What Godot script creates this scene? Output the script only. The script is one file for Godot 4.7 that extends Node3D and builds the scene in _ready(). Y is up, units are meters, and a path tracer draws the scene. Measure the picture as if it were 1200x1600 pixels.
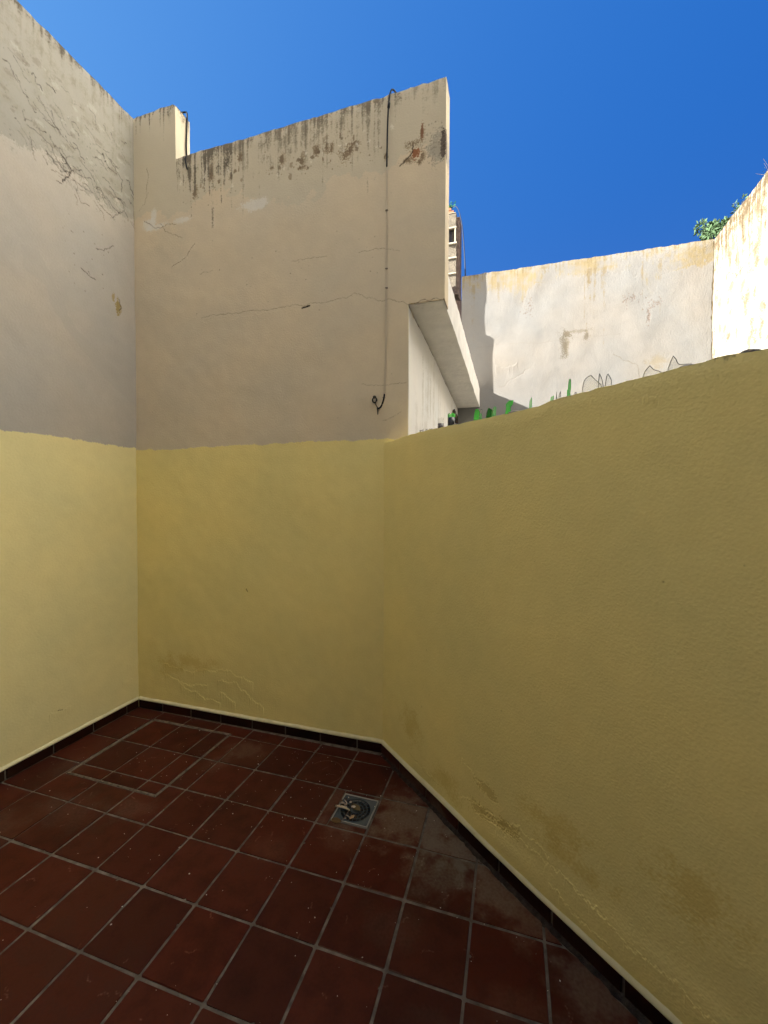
extends Node3D
# Small walled patio in shade, sunlit neighbouring walls beyond. Metres, y up, floor at y = 0.

const TS := 0.255            # pitch of the floor tiles
const XL := -1.531           # face of the left wall
const ZB := -0.382           # face of the back wall
const ZH := 2.45             # face of the house behind the camera
const ZF := -3.2             # face of the neighbour's far wall
const XR := 3.16             # face of the neighbour's right wall
const SUN := Vector3(1.0, -0.51, -0.30)   # the way the sunlight travels
const SKY_LEVEL := 0.1527     # one over the exposure below
const BAND := 1.935          # top of the yellow paint

var rng := RandomNumberGenerator.new()
var relief := FastNoiseLite.new()
var diag_path := PackedVector2Array([Vector2(0.40, -0.382), Vector2(0.615, -0.185), Vector2(0.838, 0.014), Vector2(1.038, 0.198), Vector2(1.265, 0.398), Vector2(1.56, 0.645), Vector2(1.86, 0.90), Vector2(2.5, 1.47), Vector2(3.26, 2.167)])

# ------------------------------------------------------------------ textures
class Tx:
	# a colour map and a height map of one wall, laid out in metres along (s) and up (y)
	var w: int
	var h: int
	var ppm: float
	var c := PackedByteArray()
	var g := PackedByteArray()
	var coarse: PackedByteArray
	var mid: PackedByteArray
	var fine: PackedByteArray
	var grain: PackedByteArray
	var drip: PackedByteArray
	var rng := RandomNumberGenerator.new()

	func noise(seed: int, cycles_per_m: float, octaves: int, iw: int, ih: int, scale: float) -> PackedByteArray:
		var n := FastNoiseLite.new()
		n.seed = seed
		n.noise_type = FastNoiseLite.TYPE_SIMPLEX_SMOOTH
		n.frequency = cycles_per_m / scale
		n.fractal_type = FastNoiseLite.FRACTAL_FBM
		n.fractal_octaves = octaves
		var im := n.get_image(iw, ih)
		im.convert(Image.FORMAT_L8)
		return im.get_data()

	func setup(length: float, height: float, px_per_m: float, seed: int):
		ppm = px_per_m
		w = int(length * ppm)
		h = int(height * ppm)
		c.resize(w * h * 3)
		g.resize(w * h)
		rng.seed = seed
		coarse = noise(seed, 1.3, 3, w, h, ppm)
		mid = noise(seed + 1, 9.0, 4, w, h, ppm)
		fine = noise(seed + 2, 70.0, 3, w, h, ppm)
		grain = noise(seed + 4, 150.0, 2, w, h, ppm)
		drip = noise(seed + 3, 30.0, 5, w, h / 14 + 2, ppm)

	func px(i: int, col: Vector3, a: float):
		var j := i * 3
		c[j] = int(clampf(lerpf(c[j], col.x, a), 0, 255))
		c[j + 1] = int(clampf(lerpf(c[j + 1], col.y, a), 0, 255))
		c[j + 2] = int(clampf(lerpf(c[j + 2], col.z, a), 0, 255))

	func up(i: int, d: float):
		g[i] = int(clampf(g[i] + d, 0, 255))

	func blob(s: float, y: float, rs: float, ry: float, col: Vector3, a: float, rough := 0.9, soft := 0.12, lift := 0.0):
		var x0 := maxi(0, int((s - rs * 1.6) * ppm))
		var x1 := mini(w, int((s + rs * 1.6) * ppm))
		var y0 := maxi(0, h - int((y + ry * 1.6) * ppm))
		var y1 := mini(h, h - int((y - ry * 1.6) * ppm))
		for yy in range(y0, y1):
			for xx in range(x0, x1):
				var i := yy * w + xx
				var dx := (xx / ppm - s) / rs
				var dy := ((h - yy) / ppm - y) / ry
				var d := sqrt(dx * dx + dy * dy) + ((mid[i] / 255.0 - 0.5) * 1.0 + (fine[i] / 255.0 - 0.5) * 1.2 + (grain[i] / 255.0 - 0.5) * 0.3) * rough
				if d < 1.0:
					var k := clampf((1.0 - d) / soft, 0.0, 1.0)
					px(i, col, a * k)
					if lift != 0.0:
						up(i, lift * k)

	func line(pts: Array, width: float, col: Vector3, a: float, dip := -60.0, jitter := 0.006):
		# a crack or ridge: the points joined by a ragged stroke; width in millimetres
		var p: Array[Vector2] = []
		for q in pts:
			p.append(Vector2(q[0], q[1]))
		for k in 4:
			var n: Array[Vector2] = []
			for i in p.size() - 1:
				n.append(p[i])
				var m := (p[i] + p[i + 1]) * 0.5
				var d := p[i + 1] - p[i]
				n.append(m + Vector2(-d.y, d.x).normalized() * rng.randf_range(-1, 1) * minf(jitter, d.length() * 0.22))
			n.append(p[-1])
			p = n
		for i in p.size() - 1:
			var n := maxi(1, int((p[i + 1] - p[i]).length() * ppm * 1.5))
			var wd := width * 0.001 * ppm * rng.randf_range(0.35, 1.0) * 0.5
			for k in n:
				var q := p[i].lerp(p[i + 1], float(k) / n)
				dot(q.x, q.y, wd, col, a, dip)

	func dot(s: float, y: float, r: float, col: Vector3, a: float, dip: float):
		var fx := s * ppm
		var fy := h - y * ppm
		var ri := int(ceil(r + 0.5))
		for yy in range(maxi(0, int(fy) - ri), mini(h, int(fy) + ri + 1)):
			for xx in range(maxi(0, int(fx) - ri), mini(w, int(fx) + ri + 1)):
				var d := Vector2(xx + 0.5 - fx, yy + 0.5 - fy).length()
				var k := clampf(r + 0.5 - d, 0.0, 1.0)
				if k > 0.0:
					px(yy * w + xx, col, a * k * clampf(0.25 + fine[yy * w + xx] / 170.0, 0.0, 1.0))
					if dip != 0.0:
						up(yy * w + xx, dip * k * 0.5)

	func specks(s0: float, s1: float, y0: float, y1: float, n: int, size: float, col: Vector3, a: float):
		for k in n:
			dot(rng.randf_range(s0, s1), rng.randf_range(y0, y1), size * rng.randf_range(0.3, 1.0) * ppm, col, a * rng.randf_range(0.4, 1.0), -40.0)

	func flake(pts: Array, rise: float, reach: float):
		# a lifted sheet of paint: high on the lower side of a ragged line, sloping back into the wall below it
		for k in pts.size() - 1:
			var a := Vector2(pts[k][0], pts[k][1])
			var b := Vector2(pts[k + 1][0], pts[k + 1][1])
			var n := int((b - a).length() * ppm) + 1
			for m in n:
				var q := a.lerp(b, float(m) / n)
				var xx := int(q.x * ppm)
				if xx < 0 or xx >= w:
					continue
				var ym := h - int(q.y * ppm)
				var i0: int = clampi(ym, 0, h - 1) * w + xx
				ym += int((mid[i0] / 255.0 - 0.5) * 0.05 * ppm + (fine[i0] / 255.0 - 0.5) * 0.025 * ppm)
				for d in int(reach * ppm):
					var yy := ym + d
					if yy >= 0 and yy < h:
						up(yy * w + xx, rise * (1.0 - d / (reach * ppm)))

	func material(rough: float, bump_cm: float) -> StandardMaterial3D:
		var m := StandardMaterial3D.new()
		m.albedo_texture = ImageTexture.create_from_image(Image.create_from_data(w, h, false, Image.FORMAT_RGB8, c))
		m.roughness = rough
		m.metallic_specular = 0.25
		m.heightmap_enabled = true
		m.heightmap_scale = bump_cm
		m.heightmap_texture = ImageTexture.create_from_image(Image.create_from_data(w, h, false, Image.FORMAT_L8, g))
		return m

func mat(col: Color, rough := 0.8, spec := 0.3) -> StandardMaterial3D:
	# col holds real-world linear values
	var m := StandardMaterial3D.new()
	m.albedo_color = col.linear_to_srgb()
	m.roughness = rough
	m.metallic_specular = spec
	return m

func grained(col: Color, spread: float, per_m: float, rough := 0.9, bump_cm := 0.2, seed := 5) -> StandardMaterial3D:
	# plain matter with a noisy tone and grain, laid in world metres
	var m := mat(Color.WHITE, rough, 0.25)
	var n := FastNoiseLite.new()
	n.seed = seed
	n.frequency = 0.012
	n.fractal_octaves = 5
	var t := NoiseTexture2D.new()
	t.noise = n
	t.width = 512
	t.height = 512
	t.seamless = true
	var r := Gradient.new()
	var lo := Color(col.r * (1 - spread), col.g * (1 - spread), col.b * (1 - spread)).linear_to_srgb()
	var hi := Color(col.r * (1 + spread), col.g * (1 + spread), col.b * (1 + spread)).linear_to_srgb()
	r.set_color(0, lo)
	r.set_color(1, hi)
	t.color_ramp = r
	m.albedo_texture = t
	var n2 := FastNoiseLite.new()
	n2.seed = seed + 9
	n2.frequency = 0.05
	n2.fractal_octaves = 4
	var t2 := NoiseTexture2D.new()
	t2.noise = n2
	t2.width = 512
	t2.height = 512
	t2.seamless = true
	if bump_cm > 0.0:
		m.heightmap_enabled = true
		m.heightmap_scale = bump_cm
		m.heightmap_texture = t2
	m.uv1_triplanar = true
	m.uv1_world_triplanar = true
	m.uv1_scale = Vector3.ONE * per_m
	return m

# ------------------------------------------------------------------ nodes
func tag(o: Node, label: String, category: String, group := "", kind := ""):
	o.set_meta("label", label)
	o.set_meta("category", category)
	if group != "":
		o.set_meta("group", group)
	if kind != "":
		o.set_meta("kind", kind)

func thing(called: String, label: String, category: String, at := Vector3.ZERO, group := "") -> Node3D:
	var o := Node3D.new()
	o.name = called
	add_child(o, true)
	o.position = at
	tag(o, label, category, group)
	return o

func mesh(called: String, m: Mesh, material: Material, parent: Node = self, at := Vector3.ZERO) -> MeshInstance3D:
	var o := MeshInstance3D.new()
	o.name = called
	o.mesh = m
	if material:
		o.material_override = material
	o.position = at
	o.cast_shadow = GeometryInstance3D.SHADOW_CASTING_SETTING_ON
	parent.add_child(o, true)
	return o

# ------------------------------------------------------------------ shapes
func start() -> SurfaceTool:
	var st := SurfaceTool.new()
	st.begin(Mesh.PRIMITIVE_TRIANGLES)
	return st

func tri(st: SurfaceTool, a: Vector3, b: Vector3, c: Vector3, ua := Vector2.ZERO, ub := Vector2.ZERO, uc := Vector2.ZERO):
	st.set_uv(ua); st.add_vertex(a)
	st.set_uv(ub); st.add_vertex(b)
	st.set_uv(uc); st.add_vertex(c)

func quad(st: SurfaceTool, a: Vector3, b: Vector3, c: Vector3, d: Vector3, ua := Vector2.ZERO, ub := Vector2.ZERO, uc := Vector2.ZERO, ud := Vector2.ZERO):
	# a b c d clockwise as seen from the front
	tri(st, a, b, c, ua, ub, uc)
	tri(st, a, c, d, ua, uc, ud)

func done(st: SurfaceTool, material: Material = null) -> ArrayMesh:
	st.generate_normals()
	if material:
		st.set_material(material)
	return st.commit()

func box_to(st: SurfaceTool, lo: Vector3, hi: Vector3, b := 0.0):
	# a box with chamfered edges
	st.set_smooth_group(-1)
	var c := (lo + hi) * 0.5
	var e := (hi - lo) * 0.5
	b = minf(b, minf(e.x, minf(e.y, e.z)) * 0.45)
	for ax in 3:
		var u := Vector3.ZERO
		var v := Vector3.ZERO
		var n := Vector3.ZERO
		n[ax] = 1
		u[(ax + 1) % 3] = 1
		v[(ax + 2) % 3] = 1
		for sg in [1.0, -1.0]:
			var o: Vector3 = c + n * e[ax] * sg
			var du := u * (e[(ax + 1) % 3] - b)
			var dv := v * (e[(ax + 2) % 3] - b)
			if sg > 0:
				quad(st, o - du + dv, o + du + dv, o + du - dv, o - du - dv)
			else:
				quad(st, o - du - dv, o + du - dv, o + du + dv, o - du + dv)
	if b > 0.0:
		for ax in 3:
			var a1 := (ax + 1) % 3
			var a2 := (ax + 2) % 3
			for s1 in [1.0, -1.0]:
				for s2 in [1.0, -1.0]:
					var p := c
					p[a1] += s1 * e[a1]; p[a2] += s2 * (e[a2] - b)
					var q := c
					q[a1] += s1 * (e[a1] - b); q[a2] += s2 * e[a2]
					var l := Vector3.ZERO
					l[ax] = e[ax] - b
					if s1 * s2 > 0:
						quad(st, p - l, q - l, q + l, p + l)
					else:
						quad(st, p + l, q + l, q - l, p - l)
		for sx in [1.0, -1.0]:
			for sy in [1.0, -1.0]:
				for sz in [1.0, -1.0]:
					var s := Vector3(sx, sy, sz)
					var p := c + s * Vector3(e.x, e.y - b, e.z - b)
					var q := c + s * Vector3(e.x - b, e.y, e.z - b)
					var r := c + s * Vector3(e.x - b, e.y - b, e.z)
					if sx * sy * sz > 0:
						tri(st, p, r, q)
					else:
						tri(st, p, q, r)

func box(lo: Vector3, hi: Vector3, b := 0.0) -> ArrayMesh:
	var st := start()
	box_to(st, lo, hi, b)
	return done(st)

func tube(pts: Array, r: float, sides := 6, r_end := -1.0) -> ArrayMesh:
	var st := start()
	tube_to(st, pts, r, sides, r_end)
	return done(st)

func tube_to(st: SurfaceTool, pts: Array, r: float, sides := 6, r_end := -1.0):
	st.set_smooth_group(0)
	if r_end < 0:
		r_end = r
	var rings := []
	for i in pts.size():
		var d: Vector3 = (pts[mini(i + 1, pts.size() - 1)] - pts[maxi(i - 1, 0)]).normalized()
		var u := d.cross(Vector3.UP if absf(d.y) < 0.9 else Vector3.RIGHT).normalized()
		var v := d.cross(u)
		var ring := []
		var rr := lerpf(r, r_end, float(i) / (pts.size() - 1))
		for k in sides:
			var a := TAU * k / sides
			ring.append(pts[i] + (u * cos(a) + v * sin(a)) * rr)
		rings.append(ring)
	for i in rings.size() - 1:
		for k in sides:
			var k2 := (k + 1) % sides
			quad(st, rings[i][k], rings[i][k2], rings[i + 1][k2], rings[i + 1][k])
	for k in range(1, sides - 1):
		tri(st, rings[0][0], rings[0][k + 1], rings[0][k])
		tri(st, rings[-1][0], rings[-1][k], rings[-1][k + 1])

func smooth(pts: Array, n := 6) -> Array:
	var out := []
	for i in pts.size() - 1:
		var p0: Vector3 = pts[maxi(i - 1, 0)]
		var p3: Vector3 = pts[mini(i + 2, pts.size() - 1)]
		for k in n:
			out.append(pts[i].cubic_interpolate(pts[i + 1], p0, p3, float(k) / n))
	out.append(pts[-1])
	return out

func along(path: PackedVector2Array, s: float) -> Array:
	# [point, direction] at s metres along a path on the ground; runs straight on past both ends
	var at := 0.0
	for i in path.size() - 1:
		var d := path[i + 1] - path[i]
		var l := d.length()
		if s <= at + l or i == path.size() - 2:
			var dir := d / l
			# ease the direction across the joints
			var k := clampf((s - at) / l, 0.0, 1.0)
			var turn := dir
			if k > 0.5 and i < path.size() - 2:
				turn = dir.lerp((path[i + 2] - path[i + 1]).normalized(), k - 0.5).normalized()
			elif k < 0.5 and i > 0:
				turn = dir.lerp((path[i] - path[i - 1]).normalized(), 0.5 - k).normalized()
			return [path[i] + dir * (s - at), turn]
		at += l
	return [path[0], Vector2.RIGHT]

func path_length(path: PackedVector2Array) -> float:
	var l := 0.0
	for i in path.size() - 1:
		l += (path[i + 1] - path[i]).length()
	return l

func on_path(path: PackedVector2Array, s: float, y: float, out: float) -> Vector3:
	var a := along(path, s)
	var n := Vector2(-a[1].y, a[1].x)
	var p: Vector2 = a[0] + n * out
	return Vector3(p.x, y, p.y)

func wall_mesh(path: PackedVector2Array, blocks: Array, thick: float, uv_size: Vector2, cell: float, amp: float, jag: float, seed: int, rows = null) -> ArrayMesh:
	# plastered masonry: each block is [s0, s1, y0, top(s)], its face a grid with a gentle unevenness
	var st := start()
	relief.seed = seed
	relief.frequency = 1.0
	relief.fractal_octaves = 4
	var bump := func(s: float, y: float) -> float:
		var d := relief.get_noise_2d(s * 1.6, y * 1.6) * amp + relief.get_noise_2d(s * 7.0 + 40, y * 7.0) * amp * 0.25
		if rows != null:
			d += rows.call(s, y)
		return d
	var uvf := func(s: float, y: float) -> Vector2:
		return Vector2(s / uv_size.x, 1.0 - y / uv_size.y)
	for b in blocks:
		var s0: float = b[0]
		var s1: float = b[1]
		var y0: float = b[2]
		var topf: Callable = b[3]
		var nx := maxi(2, int((s1 - s0) / cell))
		var ny := maxi(2, int((topf.call((s0 + s1) * 0.5) - y0) / cell))
		var pos := []
		var uvs := []
		var tops := []
		for i in nx + 1:
			var s := lerpf(s0, s1, float(i) / nx)
			var top: float = topf.call(s) + relief.get_noise_2d(s * 18.0, 7.0) * jag + relief.get_noise_2d(s * 60.0, 17.0) * jag * 0.6
			tops.append(top)
			var col := []
			var ucol := []
			for j in ny + 1:
				var y := lerpf(y0, top, float(j) / ny)
				var d: float = bump.call(s, y)
				if j == ny:
					d -= 0.004 + 0.004 * absf(relief.get_noise_2d(s * 25.0, 3.0))
				col.append(on_path(path, s, y, d))
				ucol.append(uvf.call(s, y))
			pos.append(col)
			uvs.append(ucol)
		st.set_smooth_group(0)
		for i in nx:
			for j in ny:
				quad(st, pos[i][j + 1], pos[i + 1][j + 1], pos[i + 1][j], pos[i][j], uvs[i][j + 1], uvs[i + 1][j + 1], uvs[i + 1][j], uvs[i][j])
		st.set_smooth_group(-1)
		for i in nx:
			var sa := lerpf(s0, s1, float(i) / nx)
			var sb := lerpf(s0, s1, float(i + 1) / nx)
			var at: float = tops[i]
			var bt: float = tops[i + 1]
			# the top, slightly domed, and the back
			var am := on_path(path, sa, at + 0.006 + relief.get_noise_2d(sa * 30, 50) * jag, -thick * 0.5)
			var bm := on_path(path, sb, bt + 0.006 + relief.get_noise_2d(sb * 30, 50) * jag, -thick * 0.5)
			var ab := on_path(path, sa, at - 0.004, -thick)
			var bb := on_path(path, sb, bt - 0.004, -thick)
			var u1: Vector2 = uvf.call(sa, at - 0.01)
			var u2: Vector2 = uvf.call(sb, bt - 0.01)
			quad(st, am, bm, pos[i + 1][ny], pos[i][ny], u1, u2, u2, u1)
			quad(st, ab, bb, bm, am, u1, u2, u2, u1)
			quad(st, bb, ab, on_path(path, sa, y0, -thick), on_path(path, sb, y0, -thick), u2, u1, uvf.call(sa, y0), uvf.call(sb, y0))
			quad(st, pos[i][0], pos[i + 1][0], on_path(path, sb, y0, -thick), on_path(path, sa, y0, -thick), uvf.call(sa, y0), uvf.call(sb, y0), uvf.call(sb, y0), uvf.call(sa, y0))
		for j in ny:
			var ya := lerpf(y0, tops[0], float(j) / ny)
			var yb := lerpf(y0, tops[0], float(j + 1) / ny)
			quad(st, on_path(path, s0, yb, -thick), pos[0][j + 1], pos[0][j], on_path(path, s0, ya, -thick), uvs[0][j + 1], uvs[0][j + 1], uvs[0][j], uvs[0][j])
			ya = lerpf(y0, tops[nx], float(j) / ny)
			yb = lerpf(y0, tops[nx], float(j + 1) / ny)
			quad(st, pos[nx][j + 1], on_path(path, s1, yb, -thick), on_path(path, s1, ya, -thick), pos[nx][j], uvs[nx][j + 1], uvs[nx][j + 1] - Vector2(0.05, 0), uvs[nx][j] - Vector2(0.05, 0), uvs[nx][j])
	return done(st)

func slab(poly: PackedVector2Array, y0: float, y1: float, bevel := 0.002) -> ArrayMesh:
	# a flat piece with a chamfered top edge, its outline in x and z
	var st := start()
	st.set_smooth_group(-1)
	if Geometry2D.is_polygon_clockwise(poly):
		poly.reverse()
	var inner := Geometry2D.offset_polygon(poly, -bevel, Geometry2D.JOIN_MITER)
	var top: PackedVector2Array = inner[0] if inner.size() == 1 and inner[0].size() == poly.size() else poly
	if top != poly:
		# line the two outlines up
		var best := 0
		for k in top.size():
			if top[k].distance_to(poly[0]) < top[best].distance_to(poly[0]):
				best = k
		var t2 := PackedVector2Array()
		for k in top.size():
			t2.append(top[(k + best) % top.size()])
		top = t2
	var idx := Geometry2D.triangulate_polygon(top)
	for k in range(0, idx.size(), 3):
		var a := top[idx[k]]
		var b := top[idx[k + 1]]
		var c := top[idx[k + 2]]
		var A := Vector3(a.x, y1, a.y)
		var B := Vector3(b.x, y1, b.y)
		var C := Vector3(c.x, y1, c.y)
		if (B - A).cross(C - A).y > 0:
			tri(st, A, C, B)
		else:
			tri(st, A, B, C)
	for k in poly.size():
		var m := (k + 1) % poly.size()
		var a := Vector3(top[k].x, y1, top[k].y)
		var b := Vector3(top[m].x, y1, top[m].y)
		var a1 := Vector3(poly[k].x, y1 - bevel, poly[k].y)
		var b1 := Vector3(poly[m].x, y1 - bevel, poly[m].y)
		var a2 := Vector3(poly[k].x, y0, poly[k].y)
		var b2 := Vector3(poly[m].x, y0, poly[m].y)
		quad(st, a, b, b1, a1)
		quad(st, a1, b1, b2, a2)
	return done(st)

func leaves(count: int, centre: Vector3, radius: Vector3, size: float, seed: int) -> ArrayMesh:
	var st := start()
	st.set_smooth_group(-1)
	var r := RandomNumberGenerator.new()
	r.seed = seed
	var clumps := []
	for k in 9:
		clumps.append([centre + Vector3(r.randf_range(-1, 1), r.randf_range(-0.8, 1), r.randf_range(-1, 1)) * radius * 0.75, r.randf_range(0.28, 0.5)])
	for k in count:
		var cl: Array = clumps[r.randi() % clumps.size()]
		var v := Vector3(r.randfn(), r.randfn(), r.randfn()).normalized() * pow(r.randf(), 0.4)
		var p: Vector3 = cl[0] + v * radius * cl[1]
		var d := (v + Vector3(r.randfn(), r.randfn() - 0.2, r.randfn()) * 0.6).normalized()
		var u := d.cross(Vector3(r.randfn(), r.randfn(), r.randfn())).normalized()
		var l := size * r.randf_range(0.6, 1.3)
		var n := d.cross(u)
		var w := l * 0.24
		var m := p + d * l * 0.5 + n * l * 0.06
		tri(st, p, m + u * w, m)
		tri(st, p, m, m - u * w)
		tri(st, p + d * l, m, m + u * w)
		tri(st, p + d * l, m - u * w, m)
	return done(st)

# ------------------------------------------------------------------ the scene
func _ready():
	rng.seed = 7
	camera_and_light()
	grounds()
	left_wall()
	back_wall()
	dividing_wall()
	far_walls()
	neighbour_house()
	own_house()
	side_building()
	distant_tower()
	patio_floor()
	drain()
	cables()
	glass()
	plants()

func camera_and_light():
	var cam := Camera3D.new()
	cam.name = "camera"
	add_child(cam)
	cam.transform = Transform3D(Basis(Vector3(0.95618, 0.0044, -0.29275), Vector3(-0.01103, 0.99972, -0.02099), Vector3(0.29257, 0.0233, 0.95596)).orthonormalized(), Vector3(1.1458, 1.5486, 2.0502))
	cam.fov = 101.8153
	cam.near = 0.02
	cam.far = 600.0
	cam.current = true

	var env := Environment.new()
	env.background_mode = Environment.BG_SKY
	env.tonemap_mode = Environment.TONE_MAPPER_LINEAR
	env.tonemap_exposure = 6.55
	env.sdfgi_enabled = true
	env.ssao_enabled = true
	env.ssil_enabled = true
	# a clear sky: deep blue away from the sun, paler towards it and towards the horizon
	var sw := 512
	var sh := 256
	var im := Image.create(sw, sh, false, Image.FORMAT_RGBF)
	var to_sun := -SUN.normalized()
	for yy in sh:
		var el := (0.5 - (yy + 0.5) / sh) * PI
		for xx in sw:
			var az := ((xx + 0.5) / sw - 0.25) * TAU
			var d := Vector3(cos(az) * cos(el), sin(el), sin(az) * cos(el))
			var ang := rad_to_deg(acos(clampf(d.dot(to_sun), -1, 1)))
			var r := 0.004 + 0.412 * exp(-ang / 32.4)
			var g := 0.100 + 0.713 * exp(-ang / 40.4)
			var b := 0.45 + 0.772 * exp(-ang / 59.8)
			var k := pow(1.0 - clampf(sin(maxf(el, 0.0)), 0, 1), 5.0)
			r = lerpf(r, r + 0.30, k)
			g = lerpf(g, g + 0.28, k)
			b = lerpf(b, b + 0.18, k)
			if el < 0:
				r = 0.22; g = 0.19; b = 0.15
			im.set_pixel(xx, yy, Color(r, g, b) * SKY_LEVEL)
	var pano := PanoramaSkyMaterial.new()
	pano.panorama = ImageTexture.create_from_image(im)
	var sky := Sky.new()
	sky.sky_material = pano
	env.sky = sky
	var we := WorldEnvironment.new()
	we.name = "world_environment"
	we.environment = env
	add_child(we)

	var sun := DirectionalLight3D.new()
	sun.name = "sun"
	add_child(sun)
	sun.look_at_from_position(Vector3.ZERO, SUN, Vector3.UP)
	sun.light_energy = 1.6
	sun.light_color = Color(1.0, 0.975, 0.935)
	sun.light_angular_distance = 0.5
	sun.shadow_enabled = true

func grounds():
	var gm := grained(Color(0.22, 0.19, 0.16), 0.3, 0.5, 0.9, 0.0)
	var g := mesh("ground", box(Vector3(-120, -0.8, -120), Vector3(120, -0.30, 120)), gm)
	g.set_meta("kind", "structure")
	var ym := grained(Color(0.62, 0.59, 0.54), 0.15, 0.6, 0.9, 0.0)
	var y := mesh("yard_paving", slab(PackedVector2Array([Vector2(0.15, -3.3), Vector2(3.2, -3.3), Vector2(3.2, 2.2), Vector2(0.45, -0.40)]), -0.31, -0.02), ym)
	y.set_meta("kind", "structure")

const YEL := Vector3(240, 222, 149)
const BEIGE := Vector3(212, 197, 169)
const OLD := Vector3(198, 190, 166)

func plaster_base(t: Tx, upper: Vector3, lower: Vector3, band: Callable, tone := 1.0, grain := 0.35):
	# two paints with the line between them, each a little uneven
	for yy in t.h:
		var y := (t.h - yy) / t.ppm
		for xx in t.w:
			var i := yy * t.w + xx
			var n1 := t.coarse[i] / 255.0 - 0.5
			var n2 := t.mid[i] / 255.0 - 0.5
			var n3 := t.fine[i] / 255.0 - 0.5
			var up: bool = y > band.call(xx / t.ppm) + n2 * 0.018 + n3 * 0.008 + n1 * 0.012
			var b := upper if up else lower
			var v := (n1 * 7.0 + n2 * 5.0 + n3 * 6.0) * tone
			var warm := n1 * 5.0
			t.c[i * 3] = int(clampf(b.x + v + warm, 0, 255))
			t.c[i * 3 + 1] = int(clampf(b.y + v, 0, 255))
			t.c[i * 3 + 2] = int(clampf(b.z + v * 0.85 - warm, 0, 255))
			t.g[i] = int(clampf(120 + n2 * 24.0 + n3 * 110.0 * grain + (t.grain[i] - 128) * 0.5 * grain + (0.0 if up else 5.0), 0, 255))

func run_stains(t: Tx, top: Callable, reach: float, col: Vector3, strength: float, s0: float, s1: float):
	# rain run-off under a wall top: grime that breaks up into tongues of unequal length
	for xx in range(maxi(0, int(s0 * t.ppm)), mini(t.w, int(s1 * t.ppm))):
		var s := xx / t.ppm
		var tp: float = top.call(s)
		var ln: float = reach * (0.35 + 1.3 * pow(t.drip[xx] / 255.0, 1.6))
		for d in int(ln * 1.9 * t.ppm):
			var yy := int(t.h - tp * t.ppm) + d
			if yy < 0 or yy >= t.h:
				continue
			var i := yy * t.w + xx
			var n := (t.drip[(d / 14 + 1) * t.w + xx] / 255.0 - 0.5) * 1.3 + (t.mid[i] / 255.0 - 0.5) * 0.9 + (t.fine[i] / 255.0 - 0.5) * 0.8 + (t.grain[i] / 255.0 - 0.5) * 0.3
			var a := strength * clampf((n + 0.42 - d / (ln * t.ppm) * 0.8) * 1.7, 0.0, 1.0)
			if a > 0.0:
				t.px(i, col, a)

func skirting(parent: Node3D, path: PackedVector2Array, s0: float, s1: float, first: float):
	var mats := [tile_mat(5), tile_mat(5), tile_mat(4)]
	var full := box(Vector3(-0.1225, 0.001, 0.0), Vector3(0.1225, 0.058, 0.013), 0.0025)
	var s := first
	while s < s1 - 0.01:
		var a := maxf(s, s0)
		var b := minf(s + TS, s1)
		if b - a > 0.015:
			var q := along(path, (a + b) * 0.5)
			var p: Vector2 = q[0]
			var m: ArrayMesh = full
			if b - a < TS - 0.001:
				m = box(Vector3(-(b - a) * 0.5 + 0.004, 0.001, 0.0), Vector3((b - a) * 0.5 - 0.004, 0.058, 0.013), 0.0025)
			var o := mesh("skirting_tile", m, mats[rng.randi() % 3], parent)
			o.rotation.y = -atan2(q[1].y, q[1].x) + rng.randf_range(-0.004, 0.004)
			o.position = Vector3(p.x, rng.randf_range(0, 0.002), p.y) + Vector3(-q[1].y, 0, q[1].x) * rng.randf_range(-0.001, 0.002)
		s += TS
	# the cement line the tiles are bedded on, seen in the joints, and the rounded plaster bead on top
	var st := start()
	st.set_smooth_group(0)
	var n := int((s1 - s0) / 0.02)
	var prof := [Vector2(0.0, 0.078), Vector2(0.007, 0.074), Vector2(0.0135, 0.068), Vector2(0.0155, 0.062), Vector2(0.013, 0.0585), Vector2(0.0, 0.0585)]
	relief.seed = 77
	for i in n:
		for k in prof.size() - 1:
			var v := []
			for e in [[i, k], [i + 1, k], [i + 1, k + 1], [i, k + 1]]:
				var ss := lerpf(s0, s1, float(e[0]) / n)
				var w := relief.get_noise_2d(ss * 9.0, 1.0) * 0.004 + relief.get_noise_2d(ss * 40.0, 5.0) * 0.0015
				var pr: Vector2 = prof[e[1]]
				v.append(on_path(path, ss, pr.y + (w if e[1] < 3 else w * 0.3), pr.x * (1.0 + w * 40.0)))
			quad(st, v[0], v[1], v[2], v[3])
	mesh("plaster_bead", done(st), bead_mat(), parent)
	var st2 := start()
	st2.set_smooth_group(-1)
	for i in n:
		var sa := lerpf(s0, s1, float(i) / n)
		var sb := lerpf(s0, s1, float(i + 1) / n)
		quad(st2, on_path(path, sa, 0.0585, 0.007), on_path(path, sb, 0.0585, 0.007), on_path(path, sb, -0.004, 0.007), on_path(path, sa, -0.004, 0.007))
	mesh("cement_bed", done(st2), grout_mat(), parent)

var _cache := {}
func bead_mat() -> StandardMaterial3D:
	if not _cache.has("bead"):
		_cache["bead"] = grained(Color(0.66, 0.60, 0.36), 0.15, 2.0, 0.85, 0.15, 21)
	return _cache["bead"]

func grout_mat() -> StandardMaterial3D:
	if not _cache.has("grout"):
		_cache["grout"] = grained(Color(0.135, 0.115, 0.09), 0.5, 2.5, 0.95, 0.25, 31)
	return _cache["grout"]

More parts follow.
